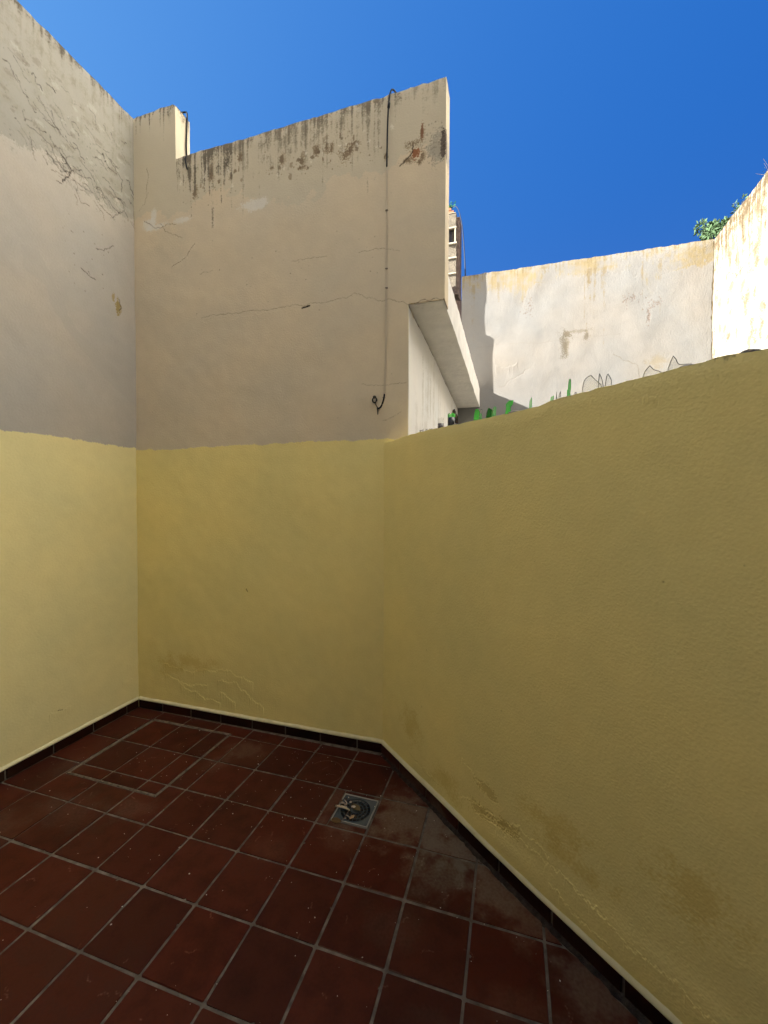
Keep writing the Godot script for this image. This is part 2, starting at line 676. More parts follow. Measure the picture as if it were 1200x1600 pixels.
# ---- left wall
func left_wall():
	var path := PackedVector2Array([Vector2(XL, ZH), Vector2(XL, -0.52)])
	var length := ZH + 0.52
	var t := Tx.new()
	t.setup(length, 4.4, 230.0, 11)
	plaster_base(t, Vector3(178, 171, 158), Vector3(230, 217, 158), func(s): return 1.942)
	# the upper, older paint with a ragged lower edge
	var edge := [[0.0, 3.35], [1.6, 3.50], [1.991, 3.529], [2.116, 3.539], [2.219, 3.576], [2.33, 3.592], [2.494, 3.561], [2.583, 3.516], [2.845, 3.596], [3.1, 3.6]]
	for xx in t.w:
		var s := xx / t.ppm
		var ye := 3.5
		for k in edge.size() - 1:
			if s >= edge[k][0] and s <= edge[k + 1][0]:
				ye = lerpf(edge[k][1], edge[k + 1][1], (s - edge[k][0]) / (edge[k + 1][0] - edge[k][0]))
		for yy in range(0, t.h - int((ye - 0.12) * t.ppm)):
			var i := yy * t.w + xx
			var y := (t.h - yy) / t.ppm
			if y > ye + (t.coarse[i] / 255.0 - 0.5) * 0.15 + (t.mid[i] / 255.0 - 0.5) * 0.22 + (t.fine[i] / 255.0 - 0.5) * 0.12:
				t.px(i, Vector3(150, 148, 135), 0.6)
				t.px(i, Vector3(150, 146, 128), clampf((t.mid[i] / 255.0 - 0.50) * 1.6 + (t.fine[i] / 255.0 - 0.5), 0, 0.45))
				t.up(i, (t.mid[i] / 255.0 - 0.5) * 50)
	# a trowelled repair that runs down to the corner
	var band := PackedVector2Array()
	for q in [[2.092, 3.013], [2.1, 2.874], [2.216, 2.841], [2.262, 2.709], [2.397, 2.565], [2.569, 2.412], [2.85, 2.231], [2.85, 2.422], [2.618, 2.514], [2.482, 2.596], [2.358, 2.691], [2.264, 2.884], [2.176, 3.026]]:
		band.append(Vector2(q[0], q[1]))
	for xx in range(int(2.05 * t.ppm), mini(t.w, int(2.88 * t.ppm))):
		for yy in range(t.h - int(3.06 * t.ppm), t.h - int(2.2 * t.ppm)):
			var i := yy * t.w + xx
			var q := Vector2(xx / t.ppm + (t.mid[i] / 255.0 - 0.5) * 0.04, (t.h - yy) / t.ppm + (t.fine[i] / 255.0 - 0.5) * 0.01)
			if Geometry2D.is_point_in_polygon(q, band):
				t.px(i, Vector3(172, 166, 155), 0.38)
				t.up(i, 12)
	var dark := Vector3(58, 52, 46)
	for l in [[1.5, [2.125, 3.701], [2.192, 3.703], [2.256, 3.688], [2.285, 3.635], [2.346, 3.627]], [3.0, [2.312, 3.686], [2.35, 3.658], [2.378, 3.627], [2.322, 3.519]], [1.5, [2.189, 3.92], [2.223, 3.87], [2.277, 3.83], [2.333, 3.8], [2.404, 3.779]], [2.0, [2.611, 3.922], [2.682, 3.881], [2.742, 3.837], [2.731, 3.748]], [1.6, [2.534, 3.239], [2.589, 3.254], [2.666, 3.333]], [2.0, [2.428, 3.056], [2.478, 3.033], [2.531, 3.027]], [1.6, [2.56, 3.543], [2.654, 3.519], [2.755, 3.63]], [1.6, [2.254, 3.546], [2.33, 3.564], [2.41, 3.583], [2.494, 3.582]]]:
		t.line(l.slice(1), l[0] * 2.2, dark, 0.9)
	# a net of fine cracks and mould through the old paint
	for k in 90:
		var s := t.rng.randf_range(2.0, 2.83)
		var y := t.rng.randf_range(3.58, 4.12)
		if t.rng.randf() < 0.4:
			s = t.rng.randfn(2.38, 0.12)
			y = t.rng.randfn(3.68, 0.10)
		var pts := [[s, y]]
		for m in t.rng.randi_range(2, 4):
			s += t.rng.randf_range(0.004, 0.04)
			y -= t.rng.randf_range(-0.02, 0.05)
			pts.append([s, y])
		t.line(pts, t.rng.randf_range(1.0, 4.0), dark, t.rng.randf_range(0.3, 0.85))
	t.specks(2.0, 2.83, 3.55, 4.1, 160, 0.003, dark, 0.7)
	for k in 60:
		t.blob(t.rng.randf_range(2.0, 2.8), t.rng.randf_range(3.6, 4.15), t.rng.randf_range(0.01, 0.035), t.rng.randf_range(0.008, 0.02), [Vector3(120, 112, 96), Vector3(190, 187, 174)][k % 2], 0.35, 1.4, 0.35, -25.0)
	t.blob(2.69, 2.93, 0.022, 0.055, Vector3(150, 130, 80), 0.9)
	t.blob(2.655, 2.97, 0.012, 0.03, Vector3(160, 140, 95), 0.8)
	t.line([[2.70, 2.98], [2.715, 2.93], [2.70, 2.90]], 4.0, dark, 0.9)
	t.specks(2.3, 2.8, 2.9, 3.4, 25, 0.004, dark, 0.7)
	run_stains(t, func(s): return 4.37, 0.10, Vector3(72, 66, 56), 0.85, 0.0, length)
	run_stains(t, func(s): return 4.40, 0.42, Vector3(128, 120, 102), 0.35, 0.0, length)
	for f in [[[2.20, 0.25], [2.27, 0.24], [2.33, 0.25]], [[2.74, 0.36], [2.80, 0.33], [2.83, 0.30]], [[2.70, 0.24], [2.77, 0.237], [2.83, 0.22]]]:
		t.flake(f, 60.0, 0.05)
	t.line([[2.25, 0.245], [2.28, 0.238]], 3.0, Vector3(110, 90, 50), 0.8)
	var w := thing("left_wall", "tall patio wall at the left, cracked pale plaster above plain yellow paint", "wall", Vector3(0, 0, 0))
	mesh("masonry", wall_mesh(path, [[0.0, length, -0.32, func(s): return 4.352]], 0.14, Vector2(length, 4.4), 0.03, 0.006, 0.006, 3), t.material(0.9, 0.45), w)
	skirting(w, path, 0.0, ZH - ZB - 0.008, fposmod(ZH + 0.02, TS) - TS)

# ---- back wall
func back_wall():
	var path := PackedVector2Array([Vector2(XL, ZB), Vector2(0.763, ZB)])
	var length := 2.294
	var t := Tx.new()
	t.setup(length, 4.4, 260.0, 23)
	plaster_base(t, BEIGE, YEL, func(s): return BAND - 0.004 * sin(s * 3.0))
	var top := func(s): return 4.356 if s < 0.381 else 3.972 + 0.006 * (s - 0.4)
	# the upper third: older, paler paint that ends in a ragged line
	for xx in t.w:
		var s := xx / t.ppm
		for yy in range(0, t.h - int(3.3 * t.ppm)):
			var i := yy * t.w + xx
			var y := (t.h - yy) / t.ppm
			if y > 3.56 + 0.05 * sin(s * 2.2) + (t.coarse[i] / 255.0 - 0.5) * 0.3 + (t.mid[i] / 255.0 - 0.5) * 0.12:
				t.px(i, OLD, 0.55)
				t.up(i, (t.mid[i] / 255.0 - 0.5) * 30)
	var dark := Vector3(52, 44, 36)
	for q in [[0.209, 3.53, 0.06, 0.019], [0.436, 3.537, 0.053, 0.015], [1.025, 3.528, 0.075, 0.026], [0.181, 3.608, 0.023, 0.034], [0.14, 3.56, 0.05, 0.03]]:
		t.blob(q[0], q[1], q[2] * 1.5, q[3] * 1.4, Vector3(222, 218, 208), 0.7)
	t.blob(0.33, 3.40, 0.17, 0.16, Vector3(200, 190, 164), 0.3, 1.3, 0.5)
	t.line([[0.504, 3.88], [0.509, 3.8], [0.498, 3.763]], 3.0, dark, 0.8)
	for l in [[2.0, [0.092, 3.593], [0.18, 3.531], [0.238, 3.511], [0.306, 3.53], [0.38, 3.516]], [2, [0.539, 3.354], [0.478, 3.285], [0.417, 3.25], [0.338, 3.223]], [1.6, [0.238, 3.543], [0.283, 3.48], [0.385, 3.435], [0.435, 3.408]], [1.0, [0.594, 2.829], [0.701, 2.838], [0.958, 2.826], [1.226, 2.821], [1.366, 2.815], [1.59, 2.813], [1.74, 2.839], [1.824, 2.8], [1.886, 2.773], [1.967, 2.773], [2.086, 2.723]], [1.3, [0.58, 3.135], [0.623, 3.142], [0.692, 3.144]], [0.8, [1.784, 2.278], [1.929, 2.259], [2.069, 2.268]], [0.8, [1.922, 2.047], [1.978, 2.063], [2.042, 2.094]], [2.5, [2.078, 2.716], [2.144, 2.734], [2.291, 2.729]], [1.2, [0.046, 3.671], [0.1, 3.716], [0.13, 3.792]], [1.4, [0.12, 3.967], [0.131, 3.883], [0.112, 3.782]], [0.7, [1.76, 3.081], [1.925, 3.08], [2.025, 3.048]], [0.7, [1.297, 3.107], [1.412, 3.104], [1.546, 3.098]]]:
		t.line(l.slice(1), l[0] * 2.0, Vector3(96, 80, 62), 0.8)
	t.line([[1.375, 2.795], [1.43, 2.803]], 11.0, Vector3(24, 19, 15), 1.0, -90.0, 0.001)
	t.flake([[0.594, 2.80], [0.958, 2.80], [1.366, 2.80], [1.74, 2.82], [2.086, 2.72]], 22.0, 0.05)
	t.flake([[0.34, 3.23], [0.42, 3.255], [0.48, 3.29], [0.54, 3.36]], 60.0, 0.06)
	# patches where the paint has come off: a pale rim, brown render, brick-coloured heart
	for q in [[1.375, 3.722, 0.019, 0.03], [1.362, 3.681, 0.034, 0.015], [1.479, 3.762, 0.023, 0.03], [1.545, 3.77, 0.015, 0.038], [1.674, 3.7, 0.034, 0.053], [2.111, 3.604, 0.034, 0.042], [2.153, 3.711, 0.011, 0.057], [2.057, 3.565, 0.034, 0.015], [2.157, 3.564, 0.015, 0.026], [2.139, 3.542, 0.011, 0.015], [1.738, 3.743, 0.03, 0.015], [1.227, 3.765, 0.019, 0.034], [1.156, 3.732, 0.03, 0.015], [0.912, 3.859, 0.019, 0.034], [0.547, 3.704, 0.019, 0.045], [0.681, 3.805, 0.019, 0.053], [1.58, 3.754, 0.011, 0.03], [1.931, 3.628, 0.011, 0.019], [2.103, 3.657, 0.038, 0.023]]:
		t.blob(q[0], q[1], q[2] * 1.15, q[3] * 1.1, Vector3(160, 140, 112), 0.55, 1.5, 0.2, -40.0)
		t.blob(q[0] - 0.004, q[1] + 0.003, q[2] * 0.75, q[3] * 0.75, Vector3(112, 94, 72), 0.6, 1.7, 0.25, -30.0)
	for k in 60:
		var ps := t.rng.randfn(1.55, 0.22) if k < 44 else t.rng.randfn(0.72, 0.15)
		t.blob(ps, t.rng.randfn(3.74, 0.045), t.rng.randf_range(0.004, 0.016), t.rng.randf_range(0.006, 0.022), [Vector3(120, 102, 80), Vector3(154, 136, 110), Vector3(228, 220, 200)][k % 3], 0.7, 1.2, 0.2, -30.0)
	t.blob(2.115, 3.60, 0.028, 0.036, Vector3(150, 98, 66), 0.9, 0.8, 0.15)
	t.blob(2.152, 3.72, 0.008, 0.045, Vector3(140, 100, 74), 0.9, 0.8, 0.15)
	t.line([[2.02, 3.545], [2.06, 3.575], [2.09, 3.60], [2.10, 3.65]], 7.0, dark, 0.9, -70.0)
	t.blob(2.276, 3.616, 0.016, 0.08, Vector3(74, 62, 54), 0.95, 0.7, 0.1, -50.0)
	t.blob(2.24, 3.62, 0.05, 0.09, Vector3(140, 132, 120), 0.45, 1.4, 0.3)
	t.specks(2.17, 2.27, 3.52, 3.75, 60, 0.004, Vector3(90, 84, 76), 0.7)
	t.specks(1.0, 1.9, 3.6, 3.85, 50, 0.0045, Vector3(110, 92, 68), 0.8)
	t.specks(0.4, 1.0, 3.55, 3.85, 30, 0.004, Vector3(80, 72, 60), 0.7)
	t.specks(0.5, 1.9, 2.75, 3.2, 34, 0.0032, Vector3(90, 76, 60), 0.8)
	t.specks(0.1, 2.0, 2.0, 3.4, 24, 0.0026, Vector3(110, 95, 76), 0.6)
	run_stains(t, func(s): return top.call(s) + 0.02, 0.11, Vector3(66, 60, 52), 0.9, 0.0, 2.05)
	run_stains(t, func(s): return top.call(s) + 0.03, 0.42, Vector3(124, 114, 96), 0.7, 0.38, 1.9)
	run_stains(t, func(s): return top.call(s) + 0.02, 0.36, Vector3(84, 77, 67), 0.85, 0.40, 0.86)
	run_stains(t, func(s): return top.call(s) + 0.03, 0.22, Vector3(140, 130, 110), 0.6, 0.0, 2.29)
	# damp at the foot: blistered paint
	for f in [[[0.235, 0.352], [0.322, 0.343], [0.493, 0.322], [0.659, 0.361], [0.819, 0.363], [1.0, 0.315]], [[0.252, 0.268], [0.351, 0.257], [0.436, 0.198], [0.603, 0.152], [0.738, 0.139]], [[0.713, 0.29], [0.871, 0.289], [0.948, 0.223], [1.024, 0.177], [1.084, 0.15]], [[0.739, 0.217], [0.818, 0.173], [0.86, 0.15]], [[0.396, 0.24], [0.548, 0.236], [0.631, 0.248]]]:
		t.flake(f, 75.0, 0.08)
		t.line(f, 2.0, Vector3(176, 148, 84), 0.5, 0.0)
	t.blob(0.5, 0.40, 0.22, 0.06, Vector3(222, 194, 112), 0.45, 1.3, 0.7)
	t.blob(0.3, 0.34, 0.12, 0.08, Vector3(222, 194, 112), 0.45, 1.3, 0.7)
	t.line([[0.951, 0.953], [0.961, 0.932]], 6.0, Vector3(150, 126, 70), 0.7)
	var w := thing("back_wall", "tall stained patio wall facing the camera, beige above and yellow below", "wall")
	var blocks := [[-0.05, 0.381, -0.32, func(s): return 4.356 - 0.02 * clampf((s - 0.36) * 50, 0, 1)], [0.381, 2.079, -0.32, top], [2.079, 2.294, 2.728, func(s): return top.call(s) + 0.004]]
	mesh("masonry", wall_mesh(path, blocks, 0.137, Vector2(length, 4.4), 0.026, 0.005, 0.007, 5), t.material(0.9, 0.45), w)
	skirting(w, path, 0.014, 1.945, fposmod(-XL - 0.02, TS) - TS)

# ---- the low wall with glass along its top
func diag_top(s: float) -> float:
	var p := [[-0.2, 1.915], [0.074, 1.913], [0.277, 1.924], [0.504, 1.924], [0.824, 1.915], [1.004, 1.913], [1.126, 1.915], [1.208, 1.925], [1.294, 1.927], [1.414, 1.929], [1.569, 1.933], [1.71, 1.935], [1.785, 1.928], [4.2, 1.93]]
	for k in p.size() - 1:
		if s <= p[k + 1][0]:
			return lerpf(p[k][1], p[k + 1][1], (s - p[k][0]) / (p[k + 1][0] - p[k][0]))
	return 1.93

func dividing_wall():
	var length := path_length(diag_path)
	var t := Tx.new()
	t.setup(length, 1.96, 330.0, 37)
	plaster_base(t, YEL, YEL, func(s): return 9.0, 1.0, 0.42)
	var damp := Vector3(220, 192, 108)
	for q in [[0.294, 0.318, 0.10, 0.09], [0.60, 0.16, 0.16, 0.06], [1.206, 0.357, 0.14, 0.06], [1.652, 0.453, 0.12, 0.09], [1.30, 0.29, 0.16, 0.05]]:
		t.blob(q[0], q[1], q[2], q[3], damp, 0.5, 1.3, 0.8)
	for f in [[[0.727, 0.337], [0.784, 0.338], [0.826, 0.304], [0.867, 0.285]], [[0.72, 0.18], [0.828, 0.194], [0.887, 0.184], [0.943, 0.179], [1.029, 0.218]], [[0.786, 0.186], [0.887, 0.214], [0.995, 0.224], [1.092, 0.248], [1.152, 0.246], [1.208, 0.240]], [[1.029, 0.218], [1.123, 0.213], [1.235, 0.221], [1.31, 0.198], [1.444, 0.178], [1.522, 0.166], [1.592, 0.175], [1.687, 0.16], [1.9, 0.17], [2.1, 0.15]], [[1.209, 0.148], [1.274, 0.126], [1.323, 0.12], [1.424, 0.108], [1.445, 0.106]], [[0.296, 0.156], [0.387, 0.134], [0.576, 0.125]]]:
		t.flake(f, 95.0, 0.06)
		t.line(f, 1.5, Vector3(166, 140, 76), 0.55, 0.0, 0.008)
	for q in [[0.84, 0.19], [0.90, 0.20], [0.96, 0.20], [0.88, 0.30], [1.0, 0.215]]:
		t.blob(q[0], q[1], 0.05, 0.02, Vector3(206, 178, 104), 0.5, 1.8, 0.3, -60.0)
	t.flake([[1.50, 1.872], [1.52, 1.864], [1.55, 1.856]], 60.0, 0.03)
	t.specks(0.0, 2.2, 0.08, 1.9, 40, 0.003, Vector3(150, 128, 76), 0.6)
	run_stains(t, func(s): return 1.94, 0.02, Vector3(120, 106, 70), 0.6, 0.0, length)
	var blister := func(s: float, y: float) -> float:
		# the loose plaster near the floor stands a few millimetres proud
		var e: float = 0.20 + 0.03 * sin(s * 5.0)
		return 0.006 * clampf((e - y) / 0.03, 0.0, 1.0) * clampf((s - 0.7) * 5.0, 0, 1) * clampf((y - 0.05) / 0.06, 0.0, 1.0)
	var w := thing("dividing_wall", "low slanting yellow wall with broken glass set along its top", "wall")
	mesh("masonry", wall_mesh(diag_path, [[-0.1, length, -0.32, diag_top]], 0.15, Vector2(length, 1.96), 0.025, 0.0025, 0.004, 8, blister), t.material(0.88, 0.5), w)
	skirting(w, diag_path, 0.0, length - 0.16, -0.05)

# ---- the neighbour's sunlit walls
func far_walls():
	var path := PackedVector2Array([Vector2(0.1, ZF), Vector2(3.3, ZF)])
	var t := Tx.new()
	t.setup(3.2, 4.4, 170.0, 51)
	plaster_base(t, Vector3(126, 124, 120), Vector3(126, 124, 120), func(s): return 9.0, 0.7, 0.5)
	var top := func(s): return 4.34 - 0.004 * s
	# a margin of bare, yellowed render under the top, ragged below
	var prof := [[0.0, 4.1], [0.418, 4.10], [0.75, 4.1], [0.95, 4.12], [1.08, 3.93], [1.15, 3.90], [1.22, 4.10], [1.723, 4.16], [2.149, 4.14], [2.371, 4.05], [2.46, 3.82], [2.50, 3.85], [2.56, 4.06], [2.733, 4.03], [2.90, 4.08], [3.2, 4.16]]
	for xx in t.w:
		var s := xx / t.ppm
		var ye := 4.1
		for k in prof.size() - 1:
			if s >= prof[k][0] and s <= prof[k + 1][0]:
				ye = lerpf(prof[k][1], prof[k + 1][1], (s - prof[k][0]) / (prof[k + 1][0] - prof[k][0]))
		for yy in range(0, t.h - int(3.6 * t.ppm)):
			var i := yy * t.w + xx
			var y := (t.h - yy) / t.ppm
			if y > ye + (t.mid[i] / 255.0 - 0.5) * 0.14 + (t.fine[i] / 255.0 - 0.5) * 0.04:
				var k := clampf(0.42 + (t.drip[xx] / 255.0 - 0.5) * 0.7 + (t.mid[i] / 255.0 - 0.5) * 1.3 + (t.coarse[i] / 255.0 - 0.5) * 1.6, 0.05, 1.0)
				t.px(i, Vector3(130, 117, 88), k * 0.85)
				t.up(i, -18)
	run_stains(t, func(s): return 4.35, 0.16, Vector3(106, 94, 70), 0.6, 0.0, 3.2)
	run_stains(t, func(s): return 4.36, 0.03, Vector3(70, 62, 52), 0.8, 0.0, 3.2)
	for q in [[1.208, 3.862, 0.07, 0.12], [2.28, 3.826, 0.09, 0.06], [2.499, 3.727, 0.08, 0.07], [2.46, 3.60, 0.02, 0.10]]:
		for k in 46:
			t.dot(t.rng.randfn(q[0], q[2] * 0.5), t.rng.randfn(q[1], q[3] * 0.5), 0.007 * t.ppm * t.rng.randf_range(0.4, 1.0), Vector3(104, 90, 82), 0.7, -70.0)
	t.blob(1.632, 3.49, 0.06, 0.04, Vector3(86, 78, 62), 0.7, 1.4, 0.4)
	t.blob(1.632, 3.38, 0.03, 0.12, Vector3(104, 95, 78), 0.6, 1.4, 0.5)
	t.blob(1.60, 3.38, 0.035, 0.16, Vector3(84, 78, 66), 0.65, 1.4, 0.6)
	t.blob(1.84, 3.47, 0.03, 0.08, Vector3(88, 80, 66), 0.65, 1.4, 0.6)
	t.blob(1.72, 3.52, 0.16, 0.025, Vector3(104, 96, 84), 0.55, 1.4, 0.6)
	t.line([[3.055, 4.3], [3.05, 3.8], [3.056, 3.3], [3.05, 2.6]], 14.0, Vector3(96, 82, 60), 0.75, -60.0)
	t.blob(2.55, 3.10, 0.10, 0.07, Vector3(124, 114, 94), 0.6, 1.6, 0.4)
	t.line([[2.119, 3.224], [2.228, 3.142], [2.355, 3.081], [2.389, 2.938]], 6.0, Vector3(98, 90, 74), 0.7)
	t.line([[0.889, 2.947], [1.073, 3.047], [1.252, 3.145]], 8.0, Vector3(118, 112, 104), 0.7, -90.0, 0.02)
	t.flake([[0.85, 3.2], [1.0, 3.18], [1.1, 3.22]], 70.0, 0.12)
	t.line([[0.6, 3.44], [0.9, 3.46], [1.3, 3.43], [1.8, 3.45], [2.2, 3.44]], 4.0, Vector3(122, 116, 106), 0.6, -60.0)
	for k in 9:
		var s := t.rng.randf_range(0.5, 2.9)
		run_stains(t, func(q): return t.rng.randf_range(4.2, 4.21), 0.7, Vector3(116, 104, 82), 0.6, s, s + t.rng.randf_range(0.02, 0.06))
	var w := thing("sunlit_far_wall", "sunlit white wall beyond the glass with ochre stains under its top", "wall")
	mesh("masonry", wall_mesh(path, [[0.0, 0.43, -0.32, func(s): return 2.95], [0.43, 3.2, -0.32, top]], 0.14, Vector2(3.2, 4.4), 0.04, 0.008, 0.012, 13), t.material(0.9, 0.7), w)

	var path2 := PackedVector2Array([Vector2(XR, ZF - 0.1), Vector2(XR, ZH)])
	var length := ZH - ZF + 0.1
	var t2 := Tx.new()
	t2.setup(length, 4.4, 150.0, 61)
	plaster_base(t2, Vector3(130, 126, 117), Vector3(130, 126, 117), func(s): return 9.0, 0.8, 0.7)
	for i in t2.w * t2.h:
		t2.up(i, (t2.mid[i] / 255.0 - 0.5) * 90)
	run_stains(t2, func(s): return 4.38, 0.34, Vector3(74, 60, 40), 0.9, 0.0, length)
	run_stains(t2, func(s): return 4.30, 0.9, Vector3(86, 74, 54), 0.7, 0.0, length)
	run_stains(t2, func(s): return 4.38, 0.6, Vector3(90, 76, 54), 0.85, 0.0, length)
	run_stains(t2, func(s): return 4.38, 0.14, Vector3(52, 44, 32), 0.9, 0.0, length)
	run_stains(t2, func(s): return 4.34, 0.5, Vector3(70, 60, 44), 0.9, 0.0, length)
	for k in 70:
		t2.blob(t2.rng.randf_range(0.05, 1.6), t2.rng.randf_range(2.9, 4.2), t2.rng.randf_range(0.015, 0.05), t2.rng.randf_range(0.03, 0.12), Vector3(84, 74, 57), 0.6, 1.8, 0.3, -30.0)
	for k in 60:
		t2.dot(t2.rng.randf_range(0.1, 1.3), t2.rng.randf_range(3.3, 3.95), 0.008 * t2.ppm * t2.rng.randf(), Vector3(70, 60, 46), 0.7, -50.0)
	t2.line([[0.2, 3.75], [0.4, 3.82], [0.55, 3.70], [0.9, 3.78]], 8.0, Vector3(76, 66, 50), 0.7, -80.0, 0.02)
	var w2 := thing("sunlit_side_wall", "bright sunlit wall at the right with brown run-off streaks and rough plaster", "wall")
	mesh("masonry", wall_mesh(path2, [[0.0, length, -0.32, func(s): return 4.335]], 0.16, Vector2(length, 4.4), 0.04, 0.010, 0.016, 17), t2.material(0.92, 1.0), w2)

# ---- the neighbour's house behind the back wall: white side wall, thick roof slab that juts out, rooftop wall
func neighbour_house():
	var h := thing("neighbour_house", "white house side under a thick jutting concrete roof slab behind the back wall", "house", Vector3(0.3, 0, -1.8))
	var off := -h.position
	var path := PackedVector2Array([Vector2(0.5515, -0.386), Vector2(0.5495, -0.60), Vector2(0.543, -1.2), Vector2(0.51, -2.6), Vector2(0.495, -3.22)])
	var length := path_length(path)
	var t := Tx.new()
	t.setup(length, 2.8, 180.0, 71)
	plaster_base(t, Vector3(238, 235, 228), Vector3(238, 235, 228), func(s): return 9.0, 0.8, 0.5)
	for k in 30:
		var s := t.rng.randf_range(0.2, length)
		t.blob(s, t.rng.randf_range(2.0, 2.6), t.rng.randf_range(0.02, 0.05), t.rng.randf_range(0.1, 0.3), Vector3(206, 200, 186), 0.4, 1.2, 0.5)
	t.line([[0.0, 2.712], [length * 0.3, 2.715], [length * 0.6, 2.71], [length, 2.712]], 12.0, Vector3(120, 104, 84), 0.8)
	mesh("side_wall", wall_mesh(path, [[0.0, length, -0.32, func(s): return 2.7235]], 0.12, Vector2(length, 2.8), 0.05, 0.004, 0.0, 19), t.material(0.9, 0.4), h, off)
	var cm := grained(Color(0.78, 0.75, 0.69), 0.09, 0.9, 0.9, 0.5, 41)
	mesh("roof_slab", box(Vector3(-6.0, 2.7225, -3.19), Vector3(0.50, 2.971, -0.394), 0.004), cm, h, off)
	var edge := PackedVector2Array([Vector2(0.7585, -0.391), Vector2(0.7585, -3.194)])
	mesh("roof_slab_edge", wall_mesh(edge, [[0.0, 2.803, 2.722, func(s): return 2.970]], 0.28, Vector2(2.8, 3.0), 0.03, 0.005, 0.006, 29), cm, h, off)
	# a wall that stands on the roof in line with the far wall; its foot is thicker
	var rm := grained(Color(0.6, 0.55, 0.47), 0.15, 0.7, 0.9, 0.4, 43)
	mesh("rooftop_wall", box(Vector3(-1.6, 2.9725, -3.19), Vector3(0.33, 5.6, -3.05), 0.01), rm, h, off)
	mesh("rooftop_wall_foot", box(Vector3(-1.62, 2.9728, -3.12), Vector3(0.37, 3.83, -3.034), 0.01), rm, h, off)
	# a broken piece of masonry lying on the slab's edge
	var st := start()
	st.set_smooth_group(-1)
	var v := [Vector3(-0.03, 0, 0.045), Vector3(0.028, -0.012, 0.05), Vector3(0.035, -0.015, -0.04), Vector3(-0.025, 0, -0.05), Vector3(-0.022, 0.055, 0.02), Vector3(0.006, 0.065, 0.015), Vector3(0.012, 0.045, -0.03), Vector3(-0.02, 0.05, -0.035)]
	for f in [[4, 5, 1, 0], [5, 6, 2, 1], [6, 7, 3, 2], [7, 4, 0, 3], [7, 6, 5, 4], [0, 1, 2, 3]]:
		quad(st, v[f[0]], v[f[1]], v[f[2]], v[f[3]])
	var lump := mesh("rubble_lump", done(st), grained(Color(0.16, 0.12, 0.10), 0.5, 6.0, 0.95, 0.5, 45), self, Vector3(0.752, 2.986, -0.90))
	tag(lump, "small brown lump of broken masonry on the edge of the roof slab", "rubble")

# ---- the house the patio belongs to, behind the camera; its shadow lies over the patio
func own_house():
	var h := thing("patio_house", "tall cream house that closes the patio behind the camera", "house", Vector3(-2.5, 0, 5.0))
	var off := -h.position
	var m := grained(Color(0.80, 0.77, 0.70), 0.06, 0.6, 0.9, 0.0, 47)
	mesh("wall", box(Vector3(-16.0, -0.32, ZH + 0.06), Vector3(3.7, 9.25, 8.5), 0.01), m, h, off)
	mesh("roof", box(Vector3(-16.1, 9.25, ZH + 0.02), Vector3(3.8, 9.36, 8.6), 0.01), grained(Color(0.35, 0.30, 0.27), 0.2, 0.8, 0.9, 0.0), h, off)
	var door := mesh("door", box(Vector3(0.35, 0.0, ZH + 0.02), Vector3(1.25, 2.1, ZH + 0.07), 0.006), mat(Color(0.22, 0.12, 0.06), 0.5), h, off)
	mesh("handle", box(Vector3(0.42, 1.0, ZH - 0.02), Vector3(0.46, 1.12, ZH + 0.025), 0.006), mat(Color(0.5, 0.5, 0.5), 0.3), door)
	for q in [[-1.2, 0.9], [-1.2, 3.9], [1.4, 3.9]]:
		var f := mesh("window", box(Vector3(q[0], q[1], ZH + 0.02), Vector3(q[0] + 1.0, q[1] + 1.2, ZH + 0.07), 0.006), mat(Color(0.75, 0.74, 0.70), 0.5), h, off)
		mesh("pane", box(Vector3(q[0] + 0.06, q[1] + 0.06, ZH + 0.012), Vector3(q[0] + 0.94, q[1] + 1.14, ZH + 0.03), 0.002), mat(Color(0.04, 0.045, 0.05), 0.1, 0.5), f)

# ---- tall building to the right, outside the frame: the sun on its face is what lights the shaded walls from that side
func side_building():
	var h := thing("tall_side_building", "tall pale sunlit building beyond the side wall at the right", "building", Vector3(8.0, 0, 2.0))
	var off := -h.position
	var m := grained(Color(0.76, 0.745, 0.715), 0.06, 0.6, 0.9, 0.0, 49)
	mesh("wall", box(Vector3(3.9, -0.32, -3.7), Vector3(11.0, 18.0, 9.0), 0.01), m, h, off)
	mesh("roof", box(Vector3(3.85, 18.0, -3.75), Vector3(11.1, 18.15, 9.1), 0.01), grained(Color(0.35, 0.30, 0.27), 0.2, 0.8, 0.9, 0.0), h, off)
	var white := mat(Color(0.75, 0.74, 0.70), 0.5)
	var dark := mat(Color(0.04, 0.045, 0.05), 0.1, 0.5)
	for k in 3:
		for r in 4:
			var z := -2.4 + k * 4.2
			var y := 5.6 + r * 3.1
			var f := mesh("window", box(Vector3(3.86, y, z), Vector3(3.93, y + 1.2, z + 0.9), 0.005), white, h, off)
			mesh("pane", box(Vector3(3.852, y + 0.06, z + 0.06), Vector3(3.88, y + 1.14, z + 0.84), 0.002), dark, f)

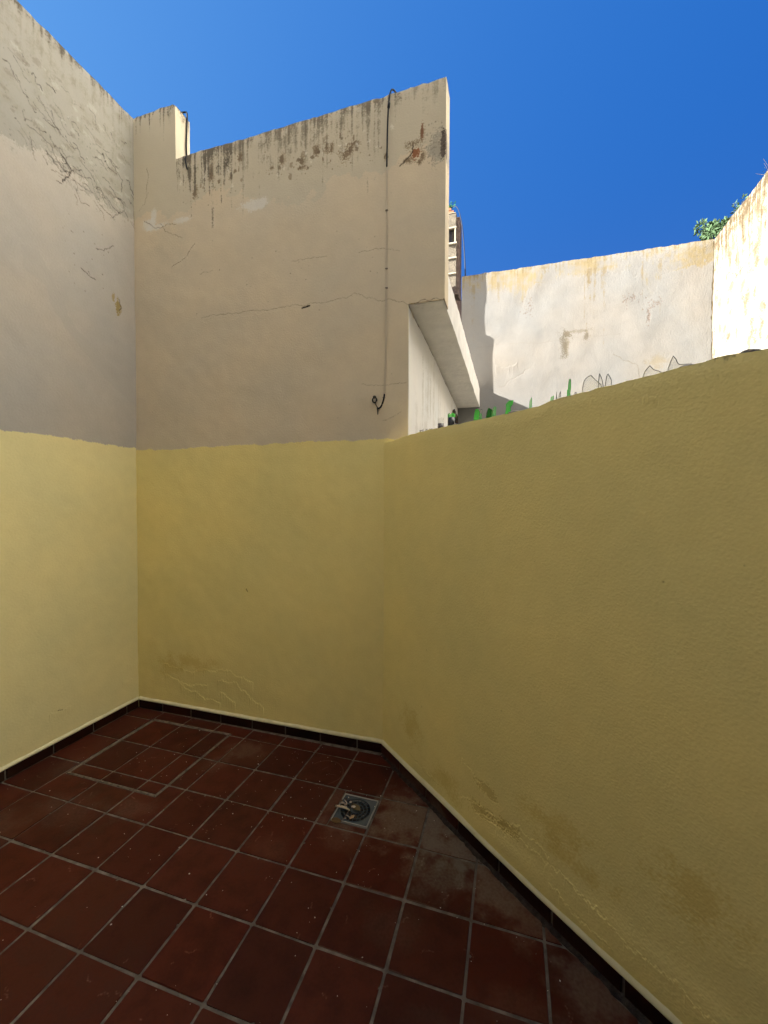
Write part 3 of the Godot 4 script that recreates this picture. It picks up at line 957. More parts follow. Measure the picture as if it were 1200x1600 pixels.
# ---- narrow building far behind, in the gap between the back wall and the far wall
func distant_tower():
	var z := -8.0
	var h := thing("narrow_building", "narrow rendered tower with a small framed window in the gap beyond the back wall", "building", Vector3(-1.0, 0, -9.0))
	var off := -h.position
	var rm := grained(Color(0.19, 0.165, 0.125), 0.25, 1.2, 0.95, 1.0, 52)
	var cream := mat(Color(0.46, 0.42, 0.32), 0.9)
	var side := grained(Color(0.15, 0.105, 0.08), 0.3, 1.5, 0.95, 0.8, 54)
	# the wall is built round the window opening
	mesh("wall", box(Vector3(-2.4, -0.32, -8.42), Vector3(-0.165, 7.70, z), 0.01), rm, h, off)
	mesh("wall", box(Vector3(-2.4, 8.06, -8.42), Vector3(-0.175, 8.40, z), 0.01), rm, h, off)
	mesh("wall", box(Vector3(-2.4, 7.70, -8.42), Vector3(-0.36, 8.06, z - 0.002), 0.0), rm, h, off)
	mesh("wall", box(Vector3(-0.36, 7.70, -8.42), Vector3(-0.17, 8.06, z - 0.12), 0.0), rm, h, off)
	mesh("wall", box(Vector3(-0.22, 7.701, z - 0.11), Vector3(-0.17, 8.059, z - 0.001), 0.0), rm, h, off)
	mesh("brick_edge", box(Vector3(-0.20, 6.5, -8.40), Vector3(-0.092, 8.32, z - 0.03), 0.012), side, h, off)
	mesh("brick_edge", box(Vector3(-0.20, -0.32, -8.40), Vector3(-0.075, 6.5, z - 0.04), 0.012), side, h, off)
	mesh("ledge", box(Vector3(-2.42, 7.335, z - 0.1), Vector3(-0.155, 7.37, z + 0.03), 0.006), cream, h, off)
	mesh("ledge", box(Vector3(-2.42, 6.97, z - 0.1), Vector3(-0.165, 7.0, z + 0.03), 0.006), cream, h, off)
	var win := mesh("window", box(Vector3(-0.36, 7.70, z - 0.10), Vector3(-0.29, 8.06, z - 0.08), 0.0), mat(Color(0.05, 0.05, 0.06), 0.4), h, off)
	mesh("frame", box(Vector3(-0.385, 8.045, z - 0.02), Vector3(-0.165, 8.075, z + 0.025), 0.004), cream, win)
	mesh("frame", box(Vector3(-0.205, 7.70, z - 0.02), Vector3(-0.18, 8.045, z + 0.02), 0.004), cream, win)
	mesh("frame", box(Vector3(-0.375, 7.70, z - 0.02), Vector3(-0.345, 8.045, z + 0.02), 0.004), cream, win)
	mesh("sill", box(Vector3(-0.40, 7.665, z - 0.02), Vector3(-0.15, 7.70, z + 0.05), 0.004), cream, win)
	# the top courses, bare brick
	var bm := grained(Color(0.34, 0.16, 0.09), 0.3, 2.0, 0.95, 0.5, 56)
	for r in 2:
		for k in 5:
			mesh("brick", box(Vector3(-0.225 - 0.23 * (k + 1) - 0.06 * r, 8.415 + r * 0.075, z - 0.12), Vector3(-0.235 - 0.23 * k - 0.06 * r, 8.482 + r * 0.075, z - 0.01), 0.006), bm, h, off)
	mesh("coping", box(Vector3(-2.4, 8.401, -8.42), Vector3(-0.185, 8.414, z + 0.012), 0.003), cream, h, off)
	var g := mat(Color(0.05, 0.20, 0.06), 0.7)
	var p := thing("rooftop_weed", "tiny green weed growing on top of the narrow tower", "plant", Vector3(-0.33, 8.56, z - 0.07))
	mesh("foliage", leaves(60, Vector3(0, 0.05, 0), Vector3(0.14, 0.06, 0.05), 0.06, 5), g, p)
	mesh("stem", tube([Vector3(0, -0.01, 0), Vector3(0.01, 0.06, 0)], 0.006, 5), g, p)
	var c := mesh("sagging_cable", tube(smooth([Vector3(-0.33, 8.585, -8.06), Vector3(-0.19, 8.52, -7.95), Vector3(0.011, 7.74, -7), Vector3(0.198, 6.782, -6), Vector3(0.35, 5.782, -5), Vector3(0.528, 4.604, -3.6), Vector3(0.555, 4.36, -3.38), Vector3(0.56, 4.0, -3.36)], 8), 0.009, 6), mat(Color(0.02, 0.025, 0.04), 0.6))
	tag(c, "thin dark cable sagging from the narrow tower down behind the far wall", "cable")

# ---- tiled floor
var floor_tex: ImageTexture
var floor_bump: ImageTexture
func tile_mat(k: int) -> StandardMaterial3D:
	if _cache.has("tile%d" % k):
		return _cache["tile%d" % k]
	if floor_tex == null:
		make_floor_texture()
	var tones := [Color(1, 1, 1), Color(0.93, 0.92, 0.92), Color(1.0, 0.95, 0.90), Color(0.96, 1.0, 1.0), Color(0.86, 0.88, 0.90), Color(0.62, 0.66, 0.64)]
	var m := StandardMaterial3D.new()
	m.albedo_color = tones[k]
	m.albedo_texture = floor_tex
	m.roughness = 0.6
	m.metallic_specular = 0.25
	m.heightmap_enabled = true
	m.heightmap_scale = 0.12
	m.heightmap_texture = floor_bump
	m.uv1_triplanar = true
	m.uv1_world_triplanar = true
	m.uv1_scale = Vector3.ONE / 4.096
	_cache["tile%d" % k] = m
	return m

func make_floor_texture():
	# 4.096 m square, x and z taken modulo that; dust, scuffs and droppings lie where the photograph shows them
	var t := Tx.new()
	t.setup(4.096, 4.096, 250.0, 91)
	var red := Vector3(70, 29, 16)
	var dirt := Vector3(52, 26, 18)
	var dust := Vector3(112, 98, 84)
	# film of dust: [x, z, rx, rz, strength]
	var films := [[0.80, 0.08, 0.16, 0.12, 1.0], [0.95, 0.20, 0.16, 0.12, 1.0], [1.10, 0.33, 0.16, 0.12, 0.9], [1.25, 0.46, 0.16, 0.12, 0.8], [1.42, 0.62, 0.16, 0.14, 0.7], [0.74, 0.12, 0.34, 0.22, 1.0], [0.66, 0.12, 0.2, 0.14, 0.8], [0.92, 0.24, 0.2, 0.12, 0.8], [0.62, 0.0, 0.2, 0.12, 0.7], [0.88, 0.36, 0.22, 0.14, 0.8], [1.12, 0.36, 0.2, 0.16, 0.8], [0.36, 0.24, 0.14, 0.06, 0.6], [0.30, 0.1, 0.06, 0.14, 0.5], [1.40, 0.62, 0.12, 0.14, 0.5], [0.42, 0.30, 0.15, 0.10, 0.45], [-0.42, -0.15, 0.16, 0.10, 0.5], [-0.5, 0.0, 0.1, 0.12, 0.4], [-0.95, 0.55, 0.26, 0.14, 0.35], [-1.2, 0.72, 0.22, 0.12, 0.35], [-0.65, 0.45, 0.14, 0.1, 0.4], [0.12, 0.45, 0.12, 0.10, 0.3], [0.75, 0.62, 0.16, 0.10, 0.3], [1.2, 0.75, 0.2, 0.08, 0.35], [-1.3, 0.30, 0.12, 0.14, 0.35], [1.1, 0.85, 0.3, 0.05, 0.3], [-1.2, 1.1, 0.2, 0.1, 0.3]]
	for yy in t.h:
		for xx in t.w:
			var i := yy * t.w + xx
			var n1 := t.coarse[i] / 255.0 - 0.5
			var n2 := t.mid[i] / 255.0 - 0.5
			var n3 := t.fine[i] / 255.0 - 0.5
			var v := n1 * 16.0 + n2 * 26.0 + n3 * 12.0
			t.c[i * 3] = int(clampf(red.x + v, 0, 255))
			t.c[i * 3 + 1] = int(clampf(red.y + v * 0.5, 0, 255))
			t.c[i * 3 + 2] = int(clampf(red.z + v * 0.4, 0, 255))
			t.g[i] = int(clampf(128 + n2 * 70 + n3 * 50, 0, 255))
			var k := clampf((n2 + n1 * 0.7 + n3 * 0.6 - 0.08) * 1.6, 0, 0.5)
			t.px(i, dirt, k)
	for f in films:
		var x0 := int(fposmod(f[0], 4.096) * t.ppm)
		var y0 := int(fposmod(f[1], 4.096) * t.ppm)
		var rx: float = f[2] * t.ppm
		var ry: float = f[3] * t.ppm
		for dy in range(-int(ry * 1.4), int(ry * 1.4)):
			for dx in range(-int(rx * 1.4), int(rx * 1.4)):
				var i := posmod(y0 + dy, t.h) * t.w + posmod(x0 + dx, t.w)
				var d := Vector2(dx / rx, dy / ry).length() + (t.mid[i] / 255.0 - 0.5) * 1.0
				if d < 1.0:
					t.px(i, dust, f[4] * clampf((1.0 - d) * 1.4, 0, 0.85) * clampf(0.8 + (t.fine[i] / 255.0 - 0.5) * 0.7, 0.1, 1.0))
	# scratches and small pale marks
	for k in 170:
		var x := t.rng.randf_range(-1.5, 1.8)
		var z := t.rng.randf_range(-0.35, 1.6)
		var a := t.rng.randf_range(0, TAU)
		var l := t.rng.randf_range(0.004, 0.05)
		var n := int(l * t.ppm) + 1
		for m in n:
			var q := Vector2(x, z) + Vector2(cos(a), sin(a)) * l * m / n
			var i := posmod(int(fposmod(q.y, 4.096) * t.ppm), t.h) * t.w + posmod(int(fposmod(q.x, 4.096) * t.ppm), t.w)
			t.px(i, Vector3(170, 154, 138), t.rng.randf_range(0.1, 0.4))
			a += t.rng.randf_range(-0.2, 0.2)
	# ring left by a bucket or pot
	for k in 260:
		if k % 260 > 150 or k < 40:
			var a := TAU * k / 260.0
			var q := Vector2(0.14, -0.10) + Vector2(cos(a), sin(a)) * 0.105
			var i := posmod(int(fposmod(q.y, 4.096) * t.ppm), t.h) * t.w + posmod(int(fposmod(q.x, 4.096) * t.ppm), t.w)
			t.px(i, Vector3(150, 132, 112), 0.25)
	floor_tex = ImageTexture.create_from_image(Image.create_from_data(t.w, t.h, false, Image.FORMAT_RGB8, t.c))
	floor_bump = ImageTexture.create_from_image(Image.create_from_data(t.w, t.h, false, Image.FORMAT_L8, t.g))

func rect(x0: float, z0: float, x1: float, z1: float) -> PackedVector2Array:
	return PackedVector2Array([Vector2(x0, z0), Vector2(x1, z0), Vector2(x1, z1), Vector2(x0, z1)])

func patio_floor():
	var f := Node3D.new()
	f.name = "floor"
	add_child(f)
	f.set_meta("kind", "structure")
	# outline of the tiled area: along the slanting wall the cut edges are broken and stop short of it
	var region := PackedVector2Array([Vector2(XL + 0.016, ZB + 0.016)])
	var length := path_length(diag_path)
	relief.seed = 15
	var s := 0.04
	while s < length - 0.25:
		var gap := 0.034 + relief.get_noise_2d(s * 9.0, 0.0) * 0.016 + relief.get_noise_2d(s * 40.0, 9.0) * 0.007
		if s < 0.25:
			gap = 0.018
		var p := on_path(diag_path, s, 0, gap)
		if p.z > ZB + 0.017:
			region.append(Vector2(p.x, p.z))
		s += 0.025
	region.append(Vector2(region[-1].x, ZH + 0.05))
	region.append(Vector2(XL + 0.016, ZH + 0.05))
	var bed := PackedVector2Array([Vector2(XL - 0.05, ZB - 0.05), Vector2(0.42, ZB - 0.05), Vector2(3.2, 2.18), Vector2(3.2, ZH + 0.05), Vector2(XL - 0.05, ZH + 0.05)])
	# two pieces, so that the drain pit stays open
	var pit := rect(0.318, 0.026, 0.506, 0.216)
	for part in [rect(-3, -3, 0.318, 5), rect(0.506, -3, 5, 5), rect(0.318, -3, 0.506, 0.026), rect(0.318, 0.216, 0.506, 5)]:
		for q in Geometry2D.intersect_polygons(bed, part):
			mesh("grout_bed", slab(q, -0.31, -0.0035, 0.0), grout_mat(), f)
	# dirt packed along the broken tile edges
	var st := start()
	st.set_smooth_group(-1)
	for i in 150:
		var sa := 0.02 + i * 0.018
		var sb := sa + 0.018
		var wa := 0.036 + relief.get_noise_2d(sa * 22.0, 4.0) * 0.012
		var wb := 0.036 + relief.get_noise_2d(sb * 22.0, 4.0) * 0.012
		var ha := -0.001 + relief.get_noise_2d(sa * 50.0, 8.0) * 0.0015
		var hb := -0.001 + relief.get_noise_2d(sb * 50.0, 8.0) * 0.0015
		quad(st, on_path(diag_path, sa, 0.006, 0.008), on_path(diag_path, sb, 0.006, 0.008), on_path(diag_path, sb, hb, wb), on_path(diag_path, sa, ha, wa))
	var dm := mesh("dirt", done(st), grained(Color(0.045, 0.035, 0.026), 0.6, 5.0, 1.0, 0.5, 62), f)
	dm.set_meta("kind", "stuff")

	var lid_lo := Vector2(-1.252, -0.262)
	var lid_hi := Vector2(-0.634, 0.336)
	var lid := thing("inspection_cover", "square tiled inspection cover let into the floor near the far corner", "floor cover", Vector3(-0.94, 0, 0.04))
	var lid_off := -lid.position
	var frame := start()
	for q in [[lid_lo.x - 0.009, lid_lo.y - 0.009, lid_hi.x + 0.009, lid_lo.y], [lid_lo.x - 0.009, lid_hi.y, lid_hi.x + 0.009, lid_hi.y + 0.009], [lid_lo.x - 0.009, lid_lo.y + 0.0005, lid_lo.x, lid_hi.y - 0.0005], [lid_hi.x, lid_lo.y + 0.0005, lid_hi.x + 0.009, lid_hi.y - 0.0005]]:
		box_to(frame, Vector3(q[0], -0.012, q[1]), Vector3(q[2], 0.0025, q[3]), 0.001)
	mesh("rim", done(frame), grained(Color(0.17, 0.135, 0.10), 0.5, 4.0, 0.9, 0.3, 64), lid, lid_off)
	var half := 0.1225
	var full := []
	for v in 8:
		var p := PackedVector2Array()
		for c in [Vector2(-1, -1), Vector2(1, -1), Vector2(1, 1), Vector2(-1, 1)]:
			var k: Vector2 = c * half + Vector2(rng.randf_range(-0.0015, 0.0015), rng.randf_range(-0.0015, 0.0015))
			# nipped corners
			p.append(k - Vector2(0, c.y * 0.004) if c.x * c.y > 0 else k - Vector2(c.x * 0.004, 0))
			p.append(k - Vector2(c.x * 0.004, 0) if c.x * c.y > 0 else k - Vector2(0, c.y * 0.004))
		# a chip or two out of the edges
		for q in rng.randi_range(0, 2):
			var e := rng.randi() % 4
			var at := p[e * 2 + 1].lerp(p[(e * 2 + 2) % p.size()], rng.randf_range(0.1, 0.9))
			var dir := (p[(e * 2 + 2) % p.size()] - p[e * 2 + 1]).normalized()
			var hole := PackedVector2Array()
			for c in 6:
				hole.append(at + Vector2(cos(c * TAU / 6), sin(c * TAU / 6)) * rng.randf_range(0.003, 0.008))
			var left := Geometry2D.clip_polygons(p, hole)
			if left.size() == 1 and q == 0:
				full.append(slab(left[0], -0.01, 0.0, 0.0022))
		if full.size() <= v:
			full.append(slab(p, -0.01, 0.0, 0.0022))
	var lid_in := rect(lid_lo.x + 0.006, lid_lo.y + 0.006, lid_hi.x - 0.006, lid_hi.y - 0.006)
	var lid_out := rect(lid_lo.x - 0.014, lid_lo.y - 0.014, lid_hi.x + 0.014, lid_hi.y + 0.014)
	var drain_out := rect(0.312, 0.020, 0.512, 0.222)
	for i in range(-6, 12):
		for j in range(-2, 10):
			var c := Vector2((i + 0.5) * TS, (j + 0.5) * TS)
			var sq := rect(c.x - half, c.y - half, c.x + half, c.y + half)
			var cut := Geometry2D.intersect_polygons(sq, region)
			if cut.is_empty():
				continue
			var area := 0.0
			var y := rng.randf_range(-0.0008, 0.0012)
			var tone := rng.randi() % 5
			if tone == 4 and rng.randf() < 0.5:
				tone = 0
			var touches_lid := not Geometry2D.intersect_polygons(sq, lid_out).is_empty()
			var touches_drain := not Geometry2D.intersect_polygons(sq, drain_out).is_empty()
			if not touches_lid and not touches_drain and cut.size() == 1 and cut[0].size() == 4 and absf(cut[0][0].x - cut[0][2].x) > half * 1.98 and absf(cut[0][0].y - cut[0][2].y) > half * 1.98:
				var o := mesh("tile", full[rng.randi() % full.size()], tile_mat(tone), f, Vector3(c.x, y, c.y))
				o.rotation = Vector3(rng.randf_range(-0.004, 0.004), (rng.randi() % 4) * PI / 2 + rng.randf_range(-0.004, 0.004), rng.randf_range(-0.004, 0.004))
				continue
			for piece in cut:
				var rest := [piece]
				if touches_lid:
					rest = Geometry2D.clip_polygons(piece, lid_out)
					for q in Geometry2D.intersect_polygons(piece, lid_in):
						var pc := slab(q, -0.01, rng.randf_range(0.0, 0.0015), 0.0018)
						mesh("tile", pc, tile_mat([1, 4, 2, 0][rng.randi() % 4]), lid, lid_off)
				elif touches_drain:
					rest = []
					for b in [rect(0.25, 0.0, 0.312, 0.26), rect(0.316, 0.0, 0.52, 0.020), rect(0.316, 0.222, 0.52, 0.26)]:
						rest.append_array(Geometry2D.intersect_polygons(piece, b))
				for q in rest:
					var lo := Vector2(INF, INF)
					var hi := -lo
					for p in q:
						lo = lo.min(p)
						hi = hi.max(p)
					if hi.x - lo.x < 0.008 or hi.y - lo.y < 0.008:
						continue
					mesh("tile", slab(q, -0.01, y, 0.0018), tile_mat(tone), f)
	# flecks of paint and plaster fallen on the tiles
	var fl := start()
	fl.set_smooth_group(-1)
	for k in 420:
		var x := rng.randf_range(-1.5, 1.6)
		var z := rng.randf_range(-0.36, 1.7)
		if k < 120:
			x = rng.randfn(0.15, 0.5)
			z = rng.randfn(0.05, 0.3)
		if not Geometry2D.is_point_in_polygon(Vector2(x, z), region):
			continue
		var sz := rng.randf_range(0.0008, 0.0022) * (2.0 if rng.randf() < 0.10 else 1.0)
		var c := Vector3(x, 0.0015, z)
		var a := rng.randf() * TAU
		var u := Vector3(cos(a), 0, sin(a)) * sz
		var v := Vector3(-sin(a), 0, cos(a)) * sz * rng.randf_range(0.5, 1.0)
		var tp := c + Vector3(0, sz * 0.9, 0)
		tri(fl, c + u, c + v, tp); tri(fl, c + v, c - u, tp); tri(fl, c - u, c - v, tp); tri(fl, c - v, c + u, tp)
	var flm := mesh("paint_flecks", done(fl), mat(Color(0.62, 0.56, 0.46), 0.9))
	tag(flm, "pale flecks of fallen paint and plaster scattered over the red tiles", "debris", "", "stuff")

func drain():
	var d := thing("floor_drain", "square dark floor drain with ring-shaped slots beside the slanting wall", "drain", Vector3(0.412, 0, 0.121))
	var steel := mat(Color(0.060, 0.072, 0.078), 0.5, 0.4)
	var pale := mat(Color(0.34, 0.32, 0.28), 0.5, 0.5)
	var h := 0.0925
	var pan := start()
	box_to(pan, Vector3(-h - 0.0015, -0.292, -h - 0.0015), Vector3(h + 0.0015, -0.28, h + 0.0015))
	for q in [[-h - 0.0015, -h - 0.0015, h + 0.0015, -h], [-h - 0.0015, h, h + 0.0015, h + 0.0015], [-h - 0.0015, -h, -h, h], [h, -h, h + 0.0015, h]]:
		box_to(pan, Vector3(q[0], -0.28, q[1]), Vector3(q[2], -0.031, q[3]))
	mesh("pan", done(pan), grained(Color(0.11, 0.095, 0.08), 0.4, 6.0, 0.9, 0.0, 63), d)
	var rim := start()
	for q in [[-h, -h, h, -h + 0.004], [-h, h - 0.004, h, h], [-h, -h + 0.004, -h + 0.004, h - 0.004], [h - 0.004, -h + 0.004, h, h - 0.004]]:
		box_to(rim, Vector3(q[0], -0.03, q[1]), Vector3(q[2], 0.003, q[3]), 0.0012)
	mesh("rim", done(rim), pale, d)
	# plate with a round opening
	var st := start()
	st.set_smooth_group(-1)
	var hi := h - 0.0045
	var n := 48
	for k in n:
		var a := TAU * k / n
		var b := TAU * (k + 1) / n
		var o := []
		for w in [a, b]:
			var cs := cos(w)
			var sn := sin(w)
			var e := hi / maxf(absf(cs), absf(sn))
			o.append(Vector3(cs * e, -0.001, sn * e))
			o.append(Vector3(cs * 0.078, -0.001, sn * 0.078))
			o.append(Vector3(cs * 0.078, -0.006, sn * 0.078))
		quad(st, o[0], o[3], o[4], o[1])
		quad(st, o[1], o[4], o[5], o[2])
	mesh("plate", done(st), steel, d)
	for r in [[0.0755, 0.079], [0.0575, 0.061], [0.0395, 0.043], [0.0, 0.024]]:
		var rs := start()
		rs.set_smooth_group(-1)
		for k in n:
			var a := TAU * k / n
			var b := TAU * (k + 1) / n
			var v := []
			for w in [a, b]:
				for q in [[r[0], 0.0], [r[1], 0.0], [r[1], -0.005], [r[0], -0.005]]:
					v.append(Vector3(cos(w) * q[0], q[1], sin(w) * q[0]))
			quad(rs, v[1], v[5], v[4], v[0])
			quad(rs, v[2], v[6], v[5], v[1])
			if r[0] > 0:
				quad(rs, v[0], v[4], v[7], v[3])
		mesh("ring", done(rs), steel, d)
	var bar := box(Vector3(-0.0011, -0.0045, 0.0), Vector3(0.0011, -0.0005, 0.0155))
	for q in [[0.0605, 22], [0.0425, 16], [0.0245, 10]]:
		for k in q[1]:
			var a: float = TAU * (k + 0.5) / q[1]
			var o := mesh("bar", bar, steel, d, Vector3(sin(a) * q[0], 0, cos(a) * q[0]))
			o.rotation.y = a
	# dead leaves and bits blown onto the grate
	var bits := [["curled_dry_leaf", "long pale curled dry leaf lying on the drain", Vector3(0.352, 0.012, 0.150), 0.046, 0.008, -0.2, Color(0.50, 0.42, 0.28), 0.9],
		["brown_dry_leaf", "flat olive-brown dry leaf on the middle of the drain", Vector3(0.412, 0.008, 0.118), 0.034, 0.018, -0.55, Color(0.14, 0.10, 0.045), 0.25],
		["fallen_leaf", "round dark brown dry leaf lying on the tile below the drain's corner", Vector3(0.352, 0.006, 0.226), 0.024, 0.017, 0.3, Color(0.13, 0.075, 0.03), 0.3],
		["tan_leaf_scrap", "tan dry leaf scrap at the lower edge of the drain", Vector3(0.420, 0.010, 0.186), 0.016, 0.008, 1.1, Color(0.40, 0.27, 0.15), 0.6]]
	for q in bits:
		var o := mesh(q[0], dry_leaf(q[3], q[4], q[7]), mat(q[6], 0.8), self, q[2])
		o.rotation = Vector3(rng.randf_range(-0.15, 0.15), q[5], rng.randf_range(-0.2, 0.2))
		tag(o, q[1], "leaf")
	var tw := mesh("dry_twig", tube([Vector3(0.388, 0.012, 0.150), Vector3(0.385, 0.011, 0.19), Vector3(0.378, 0.009, 0.228)], 0.0022, 5, 0.0014), mat(Color(0.20, 0.14, 0.11), 0.8))
	tag(tw, "thin dry twig sticking out from the leaf scraps over the drain's edge", "twig")
	for k in 26:
		var p := Vector3(rng.randfn(0.345, 0.022), 0.004 + rng.randf() * 0.014, rng.randfn(0.118, 0.026))
		if k > 20:
			p = Vector3(rng.randf_range(0.37, 0.44), 0.006, rng.randf_range(0.15, 0.20))
		var pale_bit := rng.randf() < 0.45
		var col := Color(0.48, 0.40, 0.31) if pale_bit else Color(0.14, 0.085, 0.05).lerp(Color(0.05, 0.03, 0.02), rng.randf())
		var o := mesh("leaf_scrap", dry_leaf(rng.randf_range(0.005, 0.013), rng.randf_range(0.003, 0.007), rng.randf_range(0.2, 0.9)), mat(col, 0.85), self, p)
		o.rotation = Vector3(rng.randf_range(-0.6, 0.6), rng.randf() * TAU, rng.randf_range(-0.6, 0.6))
		tag(o, "small dry leaf scrap heaped on the drain grate", "leaf", "leaf scraps heaped on the drain")

func dry_leaf(l: float, w: float, curl: float) -> ArrayMesh:
	# a thin, cupped blade with a ragged edge
	var st := start()
	st.set_smooth_group(0)
	var rows := []
	for i in 8:
		var t := i / 7.0
		var hw := w * pow(sin(PI * clampf(t * 0.92 + 0.05, 0, 1)), 0.7) * rng.randf_range(0.8, 1.1)
		var row := []
		for k in 5:
			var q := (k - 2) / 2.0
			row.append(Vector3((t - 0.5) * 2.0 * l, curl * w * q * q * 0.9 + sin(t * PI) * l * 0.12 * curl, q * hw))
		rows.append(row)
	for side in [0.0, -0.0008]:
		for i in 7:
			for k in 4:
				var o := Vector3(0, side, 0)
				if side == 0.0:
					quad(st, rows[i][k] + o, rows[i + 1][k] + o, rows[i + 1][k + 1] + o, rows[i][k + 1] + o)
				else:
					quad(st, rows[i][k + 1] + o, rows[i + 1][k + 1] + o, rows[i + 1][k] + o, rows[i][k] + o)
	return done(st)

# ---- cables on the back wall
func cables():
	var black := mat(Color(0.012, 0.012, 0.013), 0.55)
	var painted := mat(Color(0.58, 0.50, 0.38), 0.85)
	var on := func(s: float, y: float, out := 0.006) -> Vector3: return Vector3(XL + s, y, ZB + out)
	var c := thing("hanging_cable", "thin cable hung over the back wall, black above and painted over below", "cable", Vector3(XL + 1.94, 2.1, ZB))
	var off := -c.position
	mesh("black_cable", tube(smooth([Vector3(XL + 2.02, 3.90, ZB - 0.15), Vector3(XL + 2.0, 4.0, ZB - 0.10), on.call(1.985, 4.005, -0.02), on.call(1.968, 3.985, 0.012), on.call(1.953, 3.903, 0.012), on.call(1.946, 3.729, 0.011), on.call(1.943, 3.554, 0.009)], 6), 0.0048, 7), black, c, off)
	mesh("tape_wrap", tube([on.call(1.956, 3.918, 0.012), on.call(1.9545, 3.905, 0.012), on.call(1.953, 3.892, 0.012)], 0.0085, 8), black, c, off)
	for dx in [-0.0035, 0.0035]:
		mesh("painted_wire", tube(smooth([on.call(1.943 + dx, 3.556), on.call(1.944 + dx, 3.41), on.call(1.943 + dx, 3.1), on.call(1.942 + dx, 2.841), on.call(1.941 + dx, 2.6), on.call(1.940 + dx, 2.42), on.call(1.937 + dx, 2.30), on.call(1.933 + dx, 2.20)], 4), 0.0017, 6), painted, c, off)
	mesh("bare_end", tube(smooth([on.call(1.934, 2.205), on.call(1.928, 2.171), on.call(1.912, 2.132), on.call(1.895, 2.118)], 5), 0.0045, 6), black, c, off)
	mesh("wire_tail", tube(smooth([on.call(1.897, 2.122), on.call(1.884, 2.135), on.call(1.876, 2.150), on.call(1.873, 2.168)], 4), 0.0028, 5), mat(Color(0.12, 0.09, 0.06), 0.7), c, off)
	mesh("loose_end", tube([on.call(1.890, 2.125, 0.008), on.call(1.8925, 2.108, 0.010), on.call(1.894, 2.082, 0.012)], 0.0055, 6, 0.002), black, c, off)
	for q in [[1.942, 2.955], [1.9425, 2.84], [1.942, 3.30], [1.930, 2.183]]:
		mesh("clip", box(Vector3(q[0] + XL - 0.008, q[1] - 0.003, ZB - 0.004), Vector3(q[0] + XL + 0.008, q[1] + 0.003, ZB + 0.009), 0.002), mat(Color(0.24, 0.20, 0.155), 0.8), c, off)
	var hk := thing("wall_hook", "small dark ring hook screwed into the back wall beside the cable's end", "hook", Vector3(XL + 1.873, 2.172, ZB))
	var ring := []
	for k in 13:
		var a := TAU * k / 12.0
		ring.append(Vector3(cos(a) * 0.013, sin(a) * 0.017, 0.012))
	mesh("ring", tube(ring, 0.0045, 6), black, hk)
	mesh("plug", tube([Vector3(0.002, -0.002, -0.01), Vector3(0.002, -0.002, 0.016)], 0.006, 8), mat(Color(0.55, 0.50, 0.42), 0.7), hk)
	mesh("cap", box(Vector3(-0.011, 0.012, -0.004), Vector3(0.006, 0.026, 0.014), 0.003), black, hk)
	var w := mesh("cut_wire", tube(smooth([Vector3(-1.19, 4.372, -0.47), Vector3(-1.16, 4.378, -0.478), Vector3(-1.140, 4.364, -0.482), Vector3(-1.141, 4.267, -0.480), Vector3(-1.141, 4.124, -0.474), Vector3(-1.139, 4.03, -0.480), Vector3(-1.11, 3.985, -0.46), Vector3(-1.07, 3.978, -0.40), Vector3(-1.060, 3.94, ZB + 0.008), Vector3(-1.045, 3.87, ZB + 0.007)], 6), 0.0058, 7), black)
	tag(w, "short black wire draped over the pillar at the back wall's left end", "wire")

# ---- broken bottles set in the top of the low wall
func shard(called: String, label: String, pts: Array, face: Material, edge: Material, radius := 0.05, thick := 0.004, back := 0.05, group := "broken glass set along the low wall"):
	var lo := 99.0
	var hi := -99.0
	for q in pts:
		lo = minf(lo, q[0]); hi = maxf(hi, q[0])
	var sc := (lo + hi) * 0.5
	var o := Node3D.new()
	var base := on_path(diag_path, sc, diag_top(sc), -back)
	var poly := PackedVector2Array()
	for q in pts:
		# the foot is sunk in the mortar
		poly.append(Vector2(q[0], q[1] if q[1] > 1.945 else minf(q[1], diag_top(q[0]) - 0.004)))
	if Geometry2D.is_polygon_clockwise(poly):
		poly.reverse()
	var place := func(p: Vector2, out: float) -> Vector3:
		var d := p.x - sc
		return on_path(diag_path, p.x, p.y, -back - d * d / (2.0 * radius) + out) - base
	# finer outline, so that the bottle's curve shows
	var fine := PackedVector2Array()
	for k in poly.size():
		for m in 3:
			fine.append(poly[k].lerp(poly[(k + 1) % poly.size()], m / 3.0))
	var idx := Geometry2D.triangulate_polygon(fine)
	var st := start()
	st.set_smooth_group(-1)
	for k in range(0, idx.size(), 3):
		var a := fine[idx[k]]
		var b := fine[idx[k + 1]]
		var c := fine[idx[k + 2]]
		tri(st, place.call(a, thick * 0.5), place.call(b, thick * 0.5), place.call(c, thick * 0.5))
		tri(st, place.call(a, -thick * 0.5), place.call(c, -thick * 0.5), place.call(b, -thick * 0.5))
	o.free()
	var body := mesh(called, done(st), face, self, base)
	tag(body, label, "glass shard", group)
	var se := start()
	se.set_smooth_group(-1)
	# the ground edge stands as a rounded rim round the part that shows
	var rim := []
	for k in fine.size() * 2:
		var a := fine[k % fine.size()]
		if a.y > diag_top(a.x) - 0.001 and rim.size() < fine.size():
			rim.append(place.call(a, 0.0))
		elif rim.size() > 3:
			break
		else:
			rim = []
	tube_to(se, rim, thick * 0.27, 5)
	mesh("broken_edge", done(se), edge, body)

func pane(col: Color, alpha: float) -> StandardMaterial3D:
	var m := mat(col, 0.08, 0.5)
	m.transparency = BaseMaterial3D.TRANSPARENCY_ALPHA
	m.albedo_color.a = alpha
	m.cull_mode = BaseMaterial3D.CULL_DISABLED
	return m

